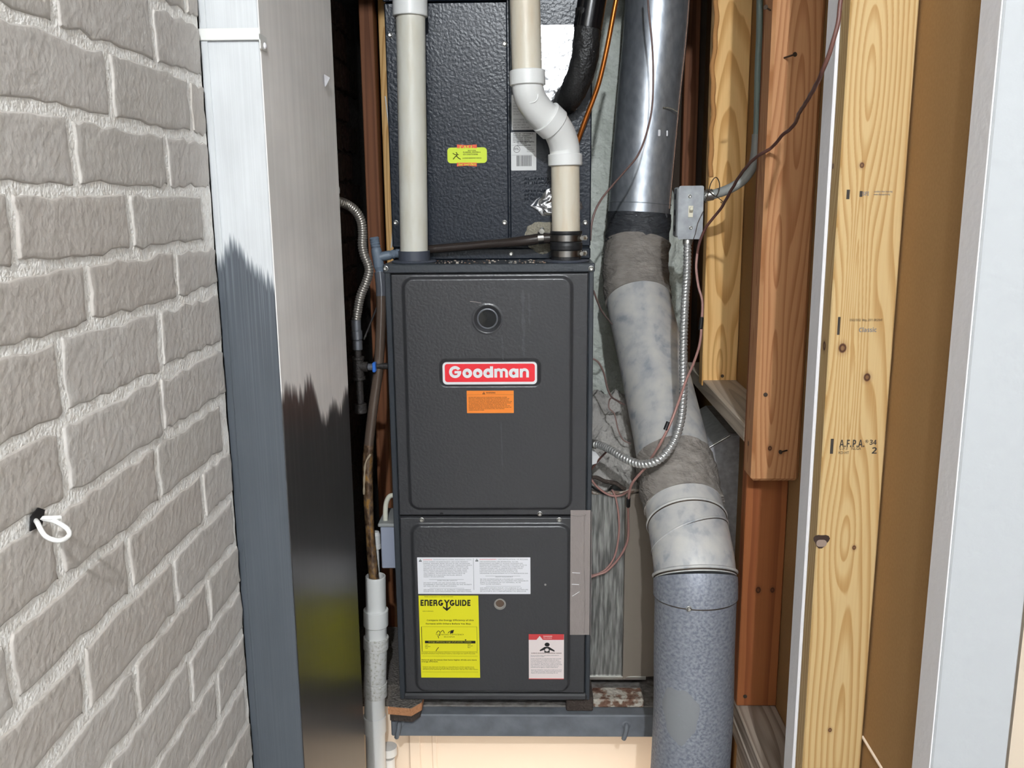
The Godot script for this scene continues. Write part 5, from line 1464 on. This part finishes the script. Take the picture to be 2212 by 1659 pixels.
# ---------------------------------------------------------------- flue
func build_flue() -> void:
	var t := thing("flue", "large round galvanized flue pipe with two taped bends, right of the furnace", "flue", Vector3(0.41, -0.45, 0.2))
	var c := path([Vector3(0.421, 2.1, -0.55), Vector3(0.4161, 1.6469, -0.55), Vector3(0.3982, 1.3849, -0.55), Vector3(0.3814, 1.1349, -0.55), Vector3(0.3754, 1.0375, -0.535), Vector3(0.3668, 0.9606, -0.49), Vector3(0.3694, 0.8818, -0.425), Vector3(0.3853, 0.7823, -0.325), Vector3(0.3993, 0.6789, -0.2), Vector3(0.4069, 0.6122, -0.105), Vector3(0.4145, 0.5266, 0.01), Vector3(0.4195, 0.4769, 0.08), Vector3(0.4226, 0.4296, 0.145), Vector3(0.4237, 0.3925, 0.178), Vector3(0.4237, 0.3572, 0.19), Vector3(0.4238, 0.2361, 0.195), Vector3(0.4248, 0.0261, 0.2), Vector3(0.409, -0.45, 0.205)], 0.008)
	var r := 0.0825
	var cut := func(ya: float, yb: float) -> PackedVector3Array:
		var o := PackedVector3Array()
		for q in c:
			if q.y <= ya and q.y >= yb:
				o.push_back(q)
		return o
	var y1: float = 1.1202
	var y2: float = 1.0375
	var y3: float = 0.8855
	var y4: float = 0.5753
	var y5: float = 0.4927
	var y6: float = 0.468
	var y7: float = 0.3864
	var y8: float = 0.349
	var wob := noise(FastNoiseLite.TYPE_SIMPLEX_SMOOTH, 10.0, 5, 3)
	var lump := func(s: float, a: float) -> float:
		return r + 0.002 + 0.004 * wob.get_noise_3d(cos(a) * 0.15, sin(a) * 0.15, s * 3.0) + 0.0022 * pow(absf(sin(s * 34.0 + 0.7 * sin(a))), 12.0)
	part("upper_pipe", tube_mesh(cut.call(2.1, y1 - 0.03), r, 64), M.galv_shiny, t, "shiny upper pipe")
	part("dark_wrap", tube_mesh(cut.call(y1 - 0.004, y2 - 0.02), lump, 48), M.mastic_dark, t)
	part("upper_wrap", tube_mesh(cut.call(y2, y3), func(s: float, a: float) -> float: return lump.call(s + 0.3, a) + 0.0015, 48), M.mastic, t, "grey mastic wrap at the upper bend")
	part("middle_pipe", tube_mesh(cut.call(y3 + 0.02, y6), r, 64), M.galv_dull, t, "dull blotched middle pipe")
	part("lower_wrap", tube_mesh(cut.call(y4, y5), func(s: float, a: float) -> float: return lump.call(s + 1.0, a) + 0.0022 + 0.003 * wob.get_noise_2d(a * 2.0, 3.0), 48), M.mastic, t, "grey mastic wrap at the lower joint")
	part("lower_elbow", tube_mesh(cut.call(y6 + 0.01, y7 - 0.004), r + 0.0006, 64), M.galv_dull, t)
	part("lower_collar", tube_mesh(cut.call(y7, y8), r + 0.0028, 64), M.galv_low, t)
	part("lower_pipe", tube_mesh(cut.call(y8 + 0.01, -0.45), r, 64), M.galv_low, t, "blue-grey mottled lower pipe")
	# seams: rings round the pipe, one of them slanted across the elbow
	var ring := func(called: String, q: Vector3, n: Vector3, rr: float, thick: float, m: Material) -> void:
		var u := n.cross(Vector3.RIGHT).normalized()
		var v := n.cross(u)
		var pts := PackedVector3Array()
		for i in 65:
			var a := TAU * i / 64
			pts.push_back(q + (u * cos(a) + v * sin(a)) * rr)
		part(called, tube_mesh(pts, thick, 8, false), m, t)
	var at := func(y: float) -> Array:
		for i in c.size() - 1:
			if c[i].y >= y and c[i + 1].y < y:
				return [c[i], (c[i] - c[i + 1]).normalized()]
		return [c[0], Vector3.UP]
	var s6: Array = at.call(y6)
	var s7: Array = at.call(y7)
	ring.call("seam", s6[0], s6[1], r + 0.0012, 0.003, M.galv_dull)
	ring.call("seam", s7[0], s7[1], r + 0.0015, 0.0035, M.galv_dull)
	var s65: Array = at.call((y6 + y7) / 2.0 + 0.02)
	ring.call("seam", s65[0], (s65[1] + Vector3(-0.25, 0.0, 0.18)).normalized(), r + 0.003, 0.0025, M.galv_dull)
	for q in [[s6[0], s6[1], -0.0042], [s7[0], s7[1], -0.0048]]:
		ring.call("seam_line", q[0] + q[1] * q[2], q[1], r + 0.0011, 0.0013, M.nail)
	ring.call("seam_line", s65[0] - Vector3(0, 0.003, 0), (s65[1] + Vector3(-0.25, 0.0, 0.18)).normalized(), r + 0.0032, 0.0014, M.nail)
	var s1: Array = at.call(y1 + 0.012)
	ring.call("seam", s1[0], s1[1], r + 0.0005, 0.0015, M.galv_shiny)
	var s8: Array = at.call(y8)
	ring.call("collar_edge", s8[0], s8[1], r + 0.0018, 0.0012, M.nail)
	# a dull cement stain on the lower pipe
	var st := MB.new()
	var sr := []
	for i in 9:
		var row := PackedVector3Array()
		for j in 40:
			var a := TAU * j / 40
			var e := maxf(i / 8.0, 0.03) * (1.0 + 0.08 * sin(a * 3.0) + 0.05 * sin(a * 7.0 + 1.0))
			var q := PI / 2 + 0.52 + 0.50 * e * cos(a)
			var y: float = 0.1287 + 0.062 * e * sin(a)
			var f0: Array = at.call(y)
			row.push_back(Vector3(f0[0].x + cos(q) * (r + 0.0006 - 0.0008 * float(i == 8)), y, f0[0].z + sin(q) * (r + 0.0006 - 0.0008 * float(i == 8))))
		sr.append(row)
	st.grid(sr, true)
	part("cement_stain", st.mesh(), M.stain, t, "dull grey stain on the lower pipe")
	# lock seam up the right of the upper pipe
	var lp := PackedVector3Array()
	for q in cut.call(2.1, y1):
		lp.push_back(q + Vector3(0.075, 0, 0.0375))
	part("lock_seam", tube_mesh(lp, 0.0022, 8), mat(g8(120, 96, 82), 0.5, 0.5), t)
	# scrapes left by old tape and a screw
	for q in [[Vector3(0.4177, 1.3122, -0.468), 0.003, 0.008], [Vector3(0.4383, 1.3112, -0.472), 0.002, 0.007]]:
		part("paint_fleck", prism_mesh(round_rect(Vector2.ZERO, Vector2(q[1], q[2]), 0.002), 0.0, 0.0004, Transform3D(Basis(Vector3.UP, 0.1), q[0])), M.label_white, t)
	part("scrape", tube_mesh(path([Vector3(0.4252, 1.3743, -0.466), Vector3(0.4446, 1.3723, -0.47), Vector3(0.4655, 1.3641, -0.482)], 0.004), 0.0014, 6), M.putty, t)
	put_part("screw", scr, M.zinc, t, Transform3D(Basis(Vector3.RIGHT, PI / 2), Vector3(0.3956, 0.3626, 0.276)))

# ---------------------------------------------------------------- ducts at the right of the furnace
func build_ducts() -> void:
	# blanket-wrapped duct
	var t := thing("insulated_duct", "pale green-white blanket wrapped round the duct behind the flue", "duct", Vector3(0.38, 0.5, -0.78))
	var fn := noise(FastNoiseLite.TYPE_SIMPLEX_SMOOTH, 6.0, 15, 4)
	var rows := []
	var n := 90
	for i in n + 1:
		var y := lerpf(2.1, 0.46, float(i) / n)
		var row := PackedVector3Array()
		var top := smoothstep(1.02, 1.3, y)
		for j in 72:
			var a := -TAU * j / 72
			var hx := 0.172 - 0.055 * top
			var hz := 0.1
			var k := pow(pow(absf(cos(a)), 4.0) + pow(absf(sin(a)), 4.0), -0.25)
			var d := 1.0 + 0.16 * fn.get_noise_3d(cos(a) * 0.4, y, sin(a) * 0.4) + 0.03 * sin(y * 30.0 + a * 2.0)
			row.push_back(Vector3(0.378 - 0.036 * top + cos(a) * k * hx * d, y, -0.80 + sin(a) * k * hz * d))
		rows.append(row)
	var b := MB.new()
	b.grid(rows, true)
	part("blanket", b.mesh(), M.blanket, t)
	# return duct
	var r := thing("return_duct", "streaky bare metal return duct low on the right side of the furnace", "duct", Vector3(0.3, -0.037, -0.3))
	var xm: float = 0.3087
	part("front_sheet", box_mesh(Vector3(0.2245, 0.0005, -0.12), Vector3(xm, 0.474, -0.1), 0.002), M.streak_metal, r)
	var g := MB.new()
	g.box(Vector3.ZERO, Vector3(0.085, 0.472, 0.01), 0.001)
	part("side_sheet", g.mesh(), mat(g8(158, 148, 136), 0.4, 0.45), r).transform = Transform3D(Basis(Vector3.UP, 0.16), Vector3(xm - 0.001, 0.0005, -0.104) - Vector3(0.3, -0.037, -0.3))
	part("body", box_mesh(Vector3(0.2245, 0.001, -0.6), Vector3(0.40, 0.470, -0.14), 0.002), M.galv, r)
	part("drive_cleat", box_mesh(Vector3(0.2245, -0.003, -0.101), Vector3(0.366, 0.006, -0.0955), 0.001), M.zinc, r)
	part("rusty_edge", tube_mesh(path([Vector3(0.2265, 0.478, -0.1), Vector3(0.27, 0.474, -0.097), Vector3(0.31, 0.478, -0.098), Vector3(0.355, 0.482, -0.1)], 0.004), func(s: float, a: float) -> float: return 0.0045 + 0.002 * sin(s * 150.0), 8), M.rust_pad, r)
	# crumpled wrapping on top of the return duct
	var c := thing("crumpled_wrap", "crumpled dusty paper and old tape lying on top of the return duct", "paper", Vector3(0.29, 0.475, -0.2))
	var fold := noise(FastNoiseLite.TYPE_CELLULAR, 9.0, 25, 2)
	var cr := []
	for i in 26:
		var row := PackedVector3Array()
		for j in 26:
			var x := lerpf(0.226, 0.372, i / 25.0)
			var z := lerpf(-0.42, -0.105, 1.0 - j / 25.0)
			var slope := lerpf(0.484, 0.64, smoothstep(-0.11, -0.40, z))
			row.push_back(Vector3(x + 0.006 * fn.get_noise_2d(z * 4.0, 3.0), slope + 0.05 * fold.get_noise_2d(x * 1.6, z * 1.6) + 0.02 * fn.get_noise_2d(x * 5.0, z * 5.0) - 0.09 * smoothstep(0.33, 0.375, x) + 0.03, z))
		cr.append(row)
	var cb := MB.new()
	cb.grid(cr)
	part("paper", cb.mesh(), M.crumple, c)
	var fl := MB.new()
	fl.poly([Vector3(0.2266, 0.5965, -0.06), Vector3(0.2466, 0.5673, -0.07), Vector3(0.2414, 0.5562, -0.07), Vector3(0.227, 0.5549, -0.06)], Vector3.BACK)
	fl.poly([Vector3(0.2267, 0.5962, -0.061), Vector3(0.2466, 0.567, -0.071), Vector3(0.2415, 0.5559, -0.071), Vector3(0.227, 0.5546, -0.061)], Vector3.FORWARD)
	part("white_flap", fl.mesh(), M.white, c)
	part("torn_strip", tube_mesh(path([Vector3(0.2283, 0.5145, -0.09), Vector3(0.2527, 0.5068, -0.1), Vector3(0.2853, 0.4954, -0.1), Vector3(0.3092, 0.4841, -0.1)], 0.004), func(s: float, a: float) -> float: return 0.005 + 0.002 * sin(s * 130.0 + a), 8), M.shim_dark, c)
	# plenum behind the flue
	var p := thing("plenum", "boxy galvanized duct behind the flue with a sloped top, left of the dark studs", "duct", Vector3(0.48, -0.036, -0.3))
	var ys: float = 0.5598
	var o := PackedVector2Array([Vector2(0.40, -0.0365), Vector2(0.6267, -0.0365), Vector2(0.616, ys), Vector2(0.5915, ys), Vector2(0.5287, 0.5212), Vector2(0.40, 0.5212)])
	part("body", prism_mesh(o, -0.62, -0.30), M.plenum, p)
	var hm := MB.new()
	hm.tube(PackedVector3Array([Vector3(o[3].x, o[3].y, -0.299), Vector3((o[3].x + o[4].x) / 2.0, (o[3].y + o[4].y) / 2.0, -0.299), Vector3(o[4].x, o[4].y, -0.299)]), 0.003, 8)
	part("hem", hm.mesh(), M.zinc, p)
	part("top_sheet", prism_mesh(PackedVector2Array([o[5] + Vector2(0, 0.0005), o[4] + Vector2(0, 0.0005), o[3] + Vector2(-0.001, 0.0008), o[2] + Vector2(0, 0.0005), o[2] + Vector2(0, 0.003), o[3] + Vector2(-0.001, 0.003), o[4] + Vector2(-0.001, 0.003), o[5] + Vector2(0, 0.003)]), -0.62, -0.303), M.plenum, p)

# ---------------------------------------------------------------- refrigerant lines
func build_lines() -> void:
	var t := thing("suction_line", "black insulated refrigerant line curving into the coil cabinet, top right", "pipe", Vector3(0.1692, 1.3464, -0.12))
	part("foam", tube_mesh(path([Vector3(0.2092, 1.5272, -0.03), Vector3(0.2059, 1.4738, -0.03), Vector3(0.2008, 1.4294, -0.034), Vector3(0.1902, 1.3945, -0.045), Vector3(0.1777, 1.3692, -0.065), Vector3(0.169, 1.3587, -0.09), Vector3(0.1665, 1.3569, -0.129)], 0.006), func(s: float, a: float) -> float: return 0.0275 + 0.0012 * sin(s * 160.0) * sin(a * 9.0), 32), M.foam, t)
	part("sleeve", lathe_mesh([Vector2(0.0275, 0), Vector2(0.0292, 0), Vector2(0.0292, 0.30), Vector2(0, 0.30)], 32, along(Vector3(0.2067, 1.4899, -0.03), Vector3(0.2156, 1.5448, -0.03))), mat(g8(16, 16, 18), 0.18), t, "smooth shiny black sleeve")
	single("copper_tube", "thin bright copper tube slanting down behind the white elbow", "pipe", tube_mesh(path([Vector3(0.2814, 1.6079, -0.08), Vector3(0.2688, 1.5542, -0.08), Vector3(0.2521, 1.4639, -0.085), Vector3(0.2377, 1.3995, -0.09), Vector3(0.2256, 1.3624, -0.095), Vector3(0.2058, 1.3109, -0.105), Vector3(0.1906, 1.268, -0.115), Vector3(0.1833, 1.2433, -0.13)], 0.008), 0.0052, 16), M.copper)
	single("teal_conduit", "thin pale green conduit rising between the yellow stud and the old post", "conduit", tube_mesh(path([Vector3(0.5485, 2.1, -0.12), Vector3(0.5705, 1.5544, -0.1), Vector3(0.573, 1.4159, -0.1), Vector3(0.5766, 1.2731, -0.1)], 0.02), 0.0068, 14), M.teal_pipe)

# ---------------------------------------------------------------- switch box and flexible conduit
func build_switch() -> void:
	var z := -0.1
	var t := thing("switch_box", "grey metal switch box with a cream toggle, hanging before the yellow stud", "switch", Vector3(0.4436, 1.0581, -0.12))
	var a: Vector3 = Vector3(0.4136, 1.0602, -0.1)
	var b: Vector3 = Vector3(0.4677, 1.1756, -0.1)
	var rot := Basis(Vector3.BACK, 0.03)
	var box := MB.new()
	box.box(Vector3(a.x - 0.004, a.y + 0.004, -0.148), Vector3(b.x - 0.003, b.y - 0.003, -0.1025), 0.003)
	part("body", box.mesh(), M.box_metal, t)
	var cv := rect_label("cover_plate", Vector3(a.x, a.y, -0.1022), Vector3(b.x, b.y, -0.1022), 0.004, M.box_metal, t, "", 0.002)
	var q: Vector3 = Vector3(0.4402, 1.1203, -0.1)
	part("toggle_frame", box_mesh(q + Vector3(-0.0052, -0.0125, 0.0), q + Vector3(0.0052, 0.0125, 0.0012), 0.0005), M.cream_plastic, cv)
	var tg := MB.new()
	tg.box(Vector3(-0.0034, -0.004, 0), Vector3(0.0034, 0.004, 0.012), 0.001)
	var tp := part("toggle", tg.mesh(), M.cream_plastic, cv)
	tp.transform = Transform3D(Basis(Vector3.RIGHT, -0.5), tp.position + q + Vector3(0, 0.001, 0.0005))
	screw_small(cv, Vector3(0.4372, 1.1531, -0.0998))
	screw_small(cv, Vector3(0.4413, 1.0852, -0.0998))
	for k in 3:
		part("knockout", lathe_mesh([Vector2(0.007, 0), Vector2(0.0065, 0.0008), Vector2(0, 0.0008)], 14, along(Vector3(a.x - 0.0041, lerpf(a.y, b.y, 0.2 + 0.3 * k), -0.125), Vector3(-5, a.y + 0.03 * k, -0.125))), M.black, t)
	# grey cable with connector
	var c := thing("grey_cable", "thick grey cable running from the switch box up along the old post", "cable", Vector3(0.4722, 1.1528, -0.12))
	part("sheath", tube_mesh(path([Vector3(0.4701, 1.1529, -0.12), Vector3(0.4914, 1.1567, -0.12), Vector3(0.5154, 1.1644, -0.11), Vector3(0.537, 1.176, -0.1), Vector3(0.5563, 1.1915, -0.1), Vector3(0.5712, 1.2169, -0.1), Vector3(0.576, 1.2441, -0.1), Vector3(0.5772, 1.2828, -0.1)], 0.006), 0.0105, 16), M.cable_gray, c)
	part("connector", lathe_mesh(rod_profile(0.0125, 0.02), 16, along(Vector3(0.4722, 1.1528, -0.12), Vector3(0.4964, 1.1576, -0.12))), M.zinc, c)
	var w := MB.new()
	w.tube(path([Vector3(0.4701, 1.139, -0.09), Vector3(0.4745, 1.1567, -0.09), Vector3(0.4796, 1.1812, -0.085), Vector3(0.4892, 1.1928, -0.085), Vector3(0.4971, 1.184, -0.088), Vector3(0.4991, 1.1683, -0.09), Vector3(0.4906, 1.1526, -0.085), Vector3(0.4763, 1.1626, -0.085), Vector3(0.4687, 1.1666, -0.088)], 0.004), 0.0011, 6)
	w.tube(path([Vector3(0.4711, 1.1685, -0.085), Vector3(0.4835, 1.1566, -0.08), Vector3(0.4989, 1.1467, -0.08), Vector3(0.5107, 1.1357, -0.082), Vector3(0.5011, 1.1407, -0.085)], 0.004), 0.0009, 6)
	w.tube(path([Vector3(0.4657, 1.1223, -0.085), Vector3(0.4545, 1.0975, -0.085), Vector3(0.4492, 1.0726, -0.085), Vector3(0.4418, 1.0474, -0.09)], 0.004), 0.0008, 6)
	single("tie_wire", "thin dark tie wire twisted round the grey cable at the switch box", "wire", w.mesh(), M.nail)
	# flexible metal conduit
	var f := thing("flexible_conduit", "ribbed flexible metal conduit looping from the switch box to the furnace side", "conduit", Vector3(0.4358, 1.0566, -0.11))
	var cp := path([Vector3(0.4375, 1.0604, -0.115), Vector3(0.4367, 1.0314, -0.105), Vector3(0.4337, 0.987, -0.085), Vector3(0.4255, 0.9295, -0.05), Vector3(0.4187, 0.8633, -0.015), Vector3(0.4139, 0.7987, 0.02), Vector3(0.4097, 0.7456, 0.055), Vector3(0.4031, 0.7014, 0.08), Vector3(0.3916, 0.6662, 0.098), Vector3(0.3754, 0.6391, 0.108), Vector3(0.3549, 0.6172, 0.108), Vector3(0.3317, 0.6036, 0.096), Vector3(0.3088, 0.5997, 0.076), Vector3(0.2858, 0.6044, 0.05), Vector3(0.265, 0.61, 0.015), Vector3(0.2458, 0.6094, -0.025), Vector3(0.2286, 0.6093, -0.045)], 0.0011)
	part("hose", tube_mesh(cp, func(s: float, a: float) -> float: return 0.0064 + 0.0028 * pow(absf(sin((s + 0.0014 * sin(a)) * PI / 0.0082)), 0.6), 18), M.flex, f)
	part("connector", lathe_mesh(rod_profile(0.0105, 0.012), 18, along(Vector3(0.4376, 1.0594, -0.115), Vector3(0.4373, 1.0413, -0.11))), M.zinc, f)
	part("connector", lathe_mesh(rod_profile(0.0105, 0.012), 18, along(Vector3(0.2257, 0.6085, -0.048), Vector3(0.2462, 0.608, -0.03))), M.zinc, f)

func screw_small(parent: Node3D, at: Vector3) -> void:
	put_part("screw", scr, M.zinc, parent, Transform3D(Basis(Vector3.RIGHT, PI / 2) * 0.72, at))

# ---------------------------------------------------------------- low voltage wires
func build_wires() -> void:
	var t := thing("thermostat_cable", "long brown thermostat cable crossing from the pine stud down over the flue", "cable", Vector3(0.3849, 0.6611, 0))
	var up := path([Vector3(0.5015, 1.4272, 0.65), Vector3(0.4985, 1.3987, 0.65), Vector3(0.4961, 1.3699, 0.65), Vector3(0.4903, 1.3416, 0.645), Vector3(0.487, 1.3124, 0.62), Vector3(0.5009, 1.292, 0.52), Vector3(0.5174, 1.2808, 0.42), Vector3(0.5306, 1.2734, 0.36), Vector3(0.5316, 1.2629, 0.32), Vector3(0.5291, 1.2573, 0.29), Vector3(0.5251, 1.2384, 0.235), Vector3(0.5159, 1.2312, 0.22), Vector3(0.5066, 1.2185, 0.17), Vector3(0.501, 1.194, 0.1), Vector3(0.4971, 1.1653, 0.04), Vector3(0.4904, 1.1257, -0.03), Vector3(0.4719, 1.0941, -0.06), Vector3(0.4598, 1.063, -0.075), Vector3(0.4538, 1.0297, -0.08)], 0.006)
	part("upper_run", tube_mesh(up, func(s: float, a: float) -> float: return 0.0030 + 0.0003 * sin(s * 140.0 + a), 10), M.wire_brown, t)
	var mid := path([Vector3(0.4538, 1.0297, -0.08), Vector3(0.4519, 0.9978, -0.075), Vector3(0.4574, 0.9577, -0.07), Vector3(0.4646, 0.9282, -0.06), Vector3(0.4612, 0.89, -0.04), Vector3(0.4533, 0.8437, -0.01), Vector3(0.4336, 0.8054, 0.03), Vector3(0.4121, 0.7765, 0.07), Vector3(0.393, 0.7378, 0.1), Vector3(0.3778, 0.7059, 0.118), Vector3(0.3665, 0.6805, 0.122), Vector3(0.3527, 0.6499, 0.118), Vector3(0.3419, 0.616, 0.09)], 0.006)
	part("middle_run", tube_mesh(mid, 0.0028, 10), M.wire_pink, t)
	var low := path([Vector3(0.3419, 0.616, 0.09), Vector3(0.3313, 0.5942, 0.085), Vector3(0.316, 0.5691, 0.07), Vector3(0.3039, 0.5399, 0.05), Vector3(0.3019, 0.4927, 0.02), Vector3(0.307, 0.4404, -0.02), Vector3(0.3111, 0.3844, -0.05), Vector3(0.3041, 0.352, -0.06), Vector3(0.2873, 0.3169, -0.07), Vector3(0.2642, 0.2893, -0.075), Vector3(0.2447, 0.2811, -0.075), Vector3(0.223, 0.2729, -0.075)], 0.006)
	part("lower_run", tube_mesh(low, 0.0028, 10), M.wire_pink, t)
	for q in [[Vector3(0.4613, 0.8939, -0.041), Vector3(0.4567, 0.8693, -0.028)], [Vector3(0.3703, 0.7003, 0.119), Vector3(0.3636, 0.6835, 0.122)], [Vector3(0.3013, 0.5051, 0.028), Vector3(0.3031, 0.4795, 0.01)]]:
		var i: Vector3 = q[0]
		part("tape", lathe_mesh(rod_profile(0.0046, i.distance_to(q[1])), 12, along(q[0], q[1])), M.black, t)
	single("control_wire", "pale pink control wire hanging beside the return duct", "wire", tube_mesh(path([Vector3(0.2754, 0.4868, -0.085), Vector3(0.2846, 0.4666, -0.088), Vector3(0.2919, 0.4262, -0.09), Vector3(0.2937, 0.3804, -0.09), Vector3(0.2866, 0.3292, -0.088), Vector3(0.2715, 0.299, -0.085), Vector3(0.2495, 0.2825, -0.08), Vector3(0.2253, 0.2763, -0.078)], 0.006), 0.0024, 8), M.wire_pink)
	single("control_wire", "pink wire coiled on the crumpled paper beside the furnace", "wire", tube_mesh(path([Vector3(0.2251, 0.517, -0.075), Vector3(0.2385, 0.4975, -0.08), Vector3(0.2583, 0.4801, -0.085), Vector3(0.2759, 0.4712, -0.088), Vector3(0.2971, 0.4733, -0.085), Vector3(0.3113, 0.4928, -0.06)], 0.006), 0.0026, 8), M.wire_pink)
	single("control_wire", "dark wire coiled under the pink wire on the crumpled paper", "wire", tube_mesh(path([Vector3(0.2253, 0.4992, -0.075), Vector3(0.2409, 0.4856, -0.082), Vector3(0.2653, 0.4728, -0.09), Vector3(0.2847, 0.4694, -0.09)], 0.006), 0.0022, 8), M.black)
	single("control_wire", "thin brown wire bowing out from the furnace side above the flexible conduit", "wire", tube_mesh(path([Vector3(0.2284, 0.7934, -0.1), Vector3(0.2411, 0.7858, -0.1), Vector3(0.2548, 0.7592, -0.11), Vector3(0.2654, 0.7192, -0.13), Vector3(0.2792, 0.6905, -0.16), Vector3(0.3007, 0.6702, -0.2), Vector3(0.3141, 0.6587, -0.22)], 0.006), 0.0022, 8), M.wire_thin)
	single("control_wire", "brown wire leaving the upper furnace side toward the flue", "wire", tube_mesh(path([Vector3(0.229, 0.9479, -0.1), Vector3(0.239, 0.9228, -0.12), Vector3(0.2528, 0.8946, -0.16), Vector3(0.2743, 0.8649, -0.22), Vector3(0.2893, 0.8449, -0.3)], 0.006), 0.0022, 8), M.wire_thin)
	single("control_wire", "tangled thin wire in the shadow behind the flexible conduit", "wire", tube_mesh(path([Vector3(0.3053, 0.6656, -0.2), Vector3(0.2797, 0.6816, -0.19), Vector3(0.2736, 0.6612, -0.18), Vector3(0.2859, 0.6475, -0.18), Vector3(0.2906, 0.6327, -0.18), Vector3(0.2976, 0.6041, -0.18), Vector3(0.3091, 0.5811, -0.18), Vector3(0.327, 0.5718, -0.18)], 0.005), 0.0018, 8), M.wire_thin)
	single("control_wire", "short brown wire dropping from the conduit to the furnace side", "wire", tube_mesh(path([Vector3(0.2596, 0.5933, -0.04), Vector3(0.2489, 0.5746, -0.06), Vector3(0.2372, 0.5563, -0.07), Vector3(0.2249, 0.5371, -0.075)], 0.005), 0.0024, 8), M.wire_brown)
	single("hanging_wire", "thin brown wire hanging in front of the shiny upper flue", "wire", tube_mesh(path([Vector3(0.365, 1.6481, -0.35), Vector3(0.3696, 1.5867, -0.35), Vector3(0.3802, 1.5036, -0.35), Vector3(0.3841, 1.4299, -0.35), Vector3(0.3811, 1.3597, -0.34), Vector3(0.3666, 1.2995, -0.32), Vector3(0.3442, 1.2499, -0.29), Vector3(0.3101, 1.2117, -0.25), Vector3(0.2738, 1.1754, -0.2), Vector3(0.2486, 1.1466, -0.17), Vector3(0.2331, 1.118, -0.155), Vector3(0.2258, 1.0873, -0.15), Vector3(0.224, 1.0563, -0.15)], 0.008), 0.0024, 8), M.wire_thin)
	single("white_wire", "thin white wire beside the left edge of the coil cabinet", "wire", tube_mesh(path([Vector3(-0.2541, 1.391, -0.3), Vector3(-0.2509, 1.3573, -0.3), Vector3(-0.2471, 1.3095, -0.3), Vector3(-0.246, 1.1854, -0.3), Vector3(-0.2476, 1.0752, -0.3), Vector3(-0.2524, 1.0361, -0.3)], 0.01), 0.0018, 6), M.white_cable)

# ---------------------------------------------------------------- lamps
func glow(c: Color, e: float) -> StandardMaterial3D:
	var m := mat(Color.WHITE, 0.4)
	m.emission_enabled = true
	m.emission = c
	m.emission_energy_multiplier = e
	return m

func build_lamps() -> void:
	var t := thing("ceiling_lamp", "bare round bulb in a white holder on the ceiling of the room before the closet", "lamp", Vector3(LAMP_AT.x, 2.78, LAMP_AT.z))
	part("holder", lathe_mesh([Vector2(0, 0), Vector2(0.022, 0), Vector2(0.022, 0.07), Vector2(0.06, 0.1), Vector2(0.06, 0.119), Vector2(0, 0.119)], 28, Transform3D(Basis.IDENTITY, Vector3(LAMP_AT.x, 2.6605, LAMP_AT.z))), M.white, t)
	var pr := []
	for i in 17:
		var a := -PI / 2 + PI * i / 16
		pr.append(Vector2(maxf(0.0, cos(a)) * 0.038, sin(a) * 0.038))
	part("bulb", lathe_mesh(pr, 24, Transform3D(Basis.IDENTITY, LAMP_AT)), glow(Color(1.0, 0.98, 0.95), 6.0), t)
	var l := OmniLight3D.new()
	l.name = "bulb_light"
	l.light_color = Color(0.96, 0.98, 1.0)
	l.light_energy = LAMP_ENERGY
	l.light_size = 0.03
	l.omni_range = 9.0
	l.omni_attenuation = 2.0
	l.shadow_enabled = true
	t.add_child(l, true)
	l.position = LAMP_AT - t.position
	# the warm lamp low under the platform
	var w := thing("low_lamp", "warm tube lamp lying on the floor under the platform", "lamp", Vector3(LOW_LAMP_AT.x, -0.45, LOW_LAMP_AT.z))
	part("tray", box_mesh(LOW_LAMP_AT + Vector3(-0.46, -0.05, -0.03), LOW_LAMP_AT + Vector3(0.46, -0.03, 0.03), 0.004), M.white, w)
	part("tube", lathe_mesh(rod_profile(0.013, 0.88, 0.003), 18, Transform3D(Basis(Vector3.BACK, PI / 2), LOW_LAMP_AT + Vector3(0.44, -0.016, 0.0))), glow(Color(1.0, 0.95, 0.88), 1.5), w)
	var k := AreaLight3D.new()
	k.name = "tube_light"
	k.light_color = Color(1.0, 0.92, 0.83)
	k.light_energy = LOW_LAMP_ENERGY
	k.area_size = Vector2(0.88, 0.026)
	k.area_range = 6.0
	k.area_attenuation = 2.0
	k.shadow_enabled = true
	w.add_child(k, true)
	k.transform = Transform3D(Basis(Vector3.RIGHT, 0.75), LOW_LAMP_AT + Vector3(0, 0.0, 0.0) - w.position)
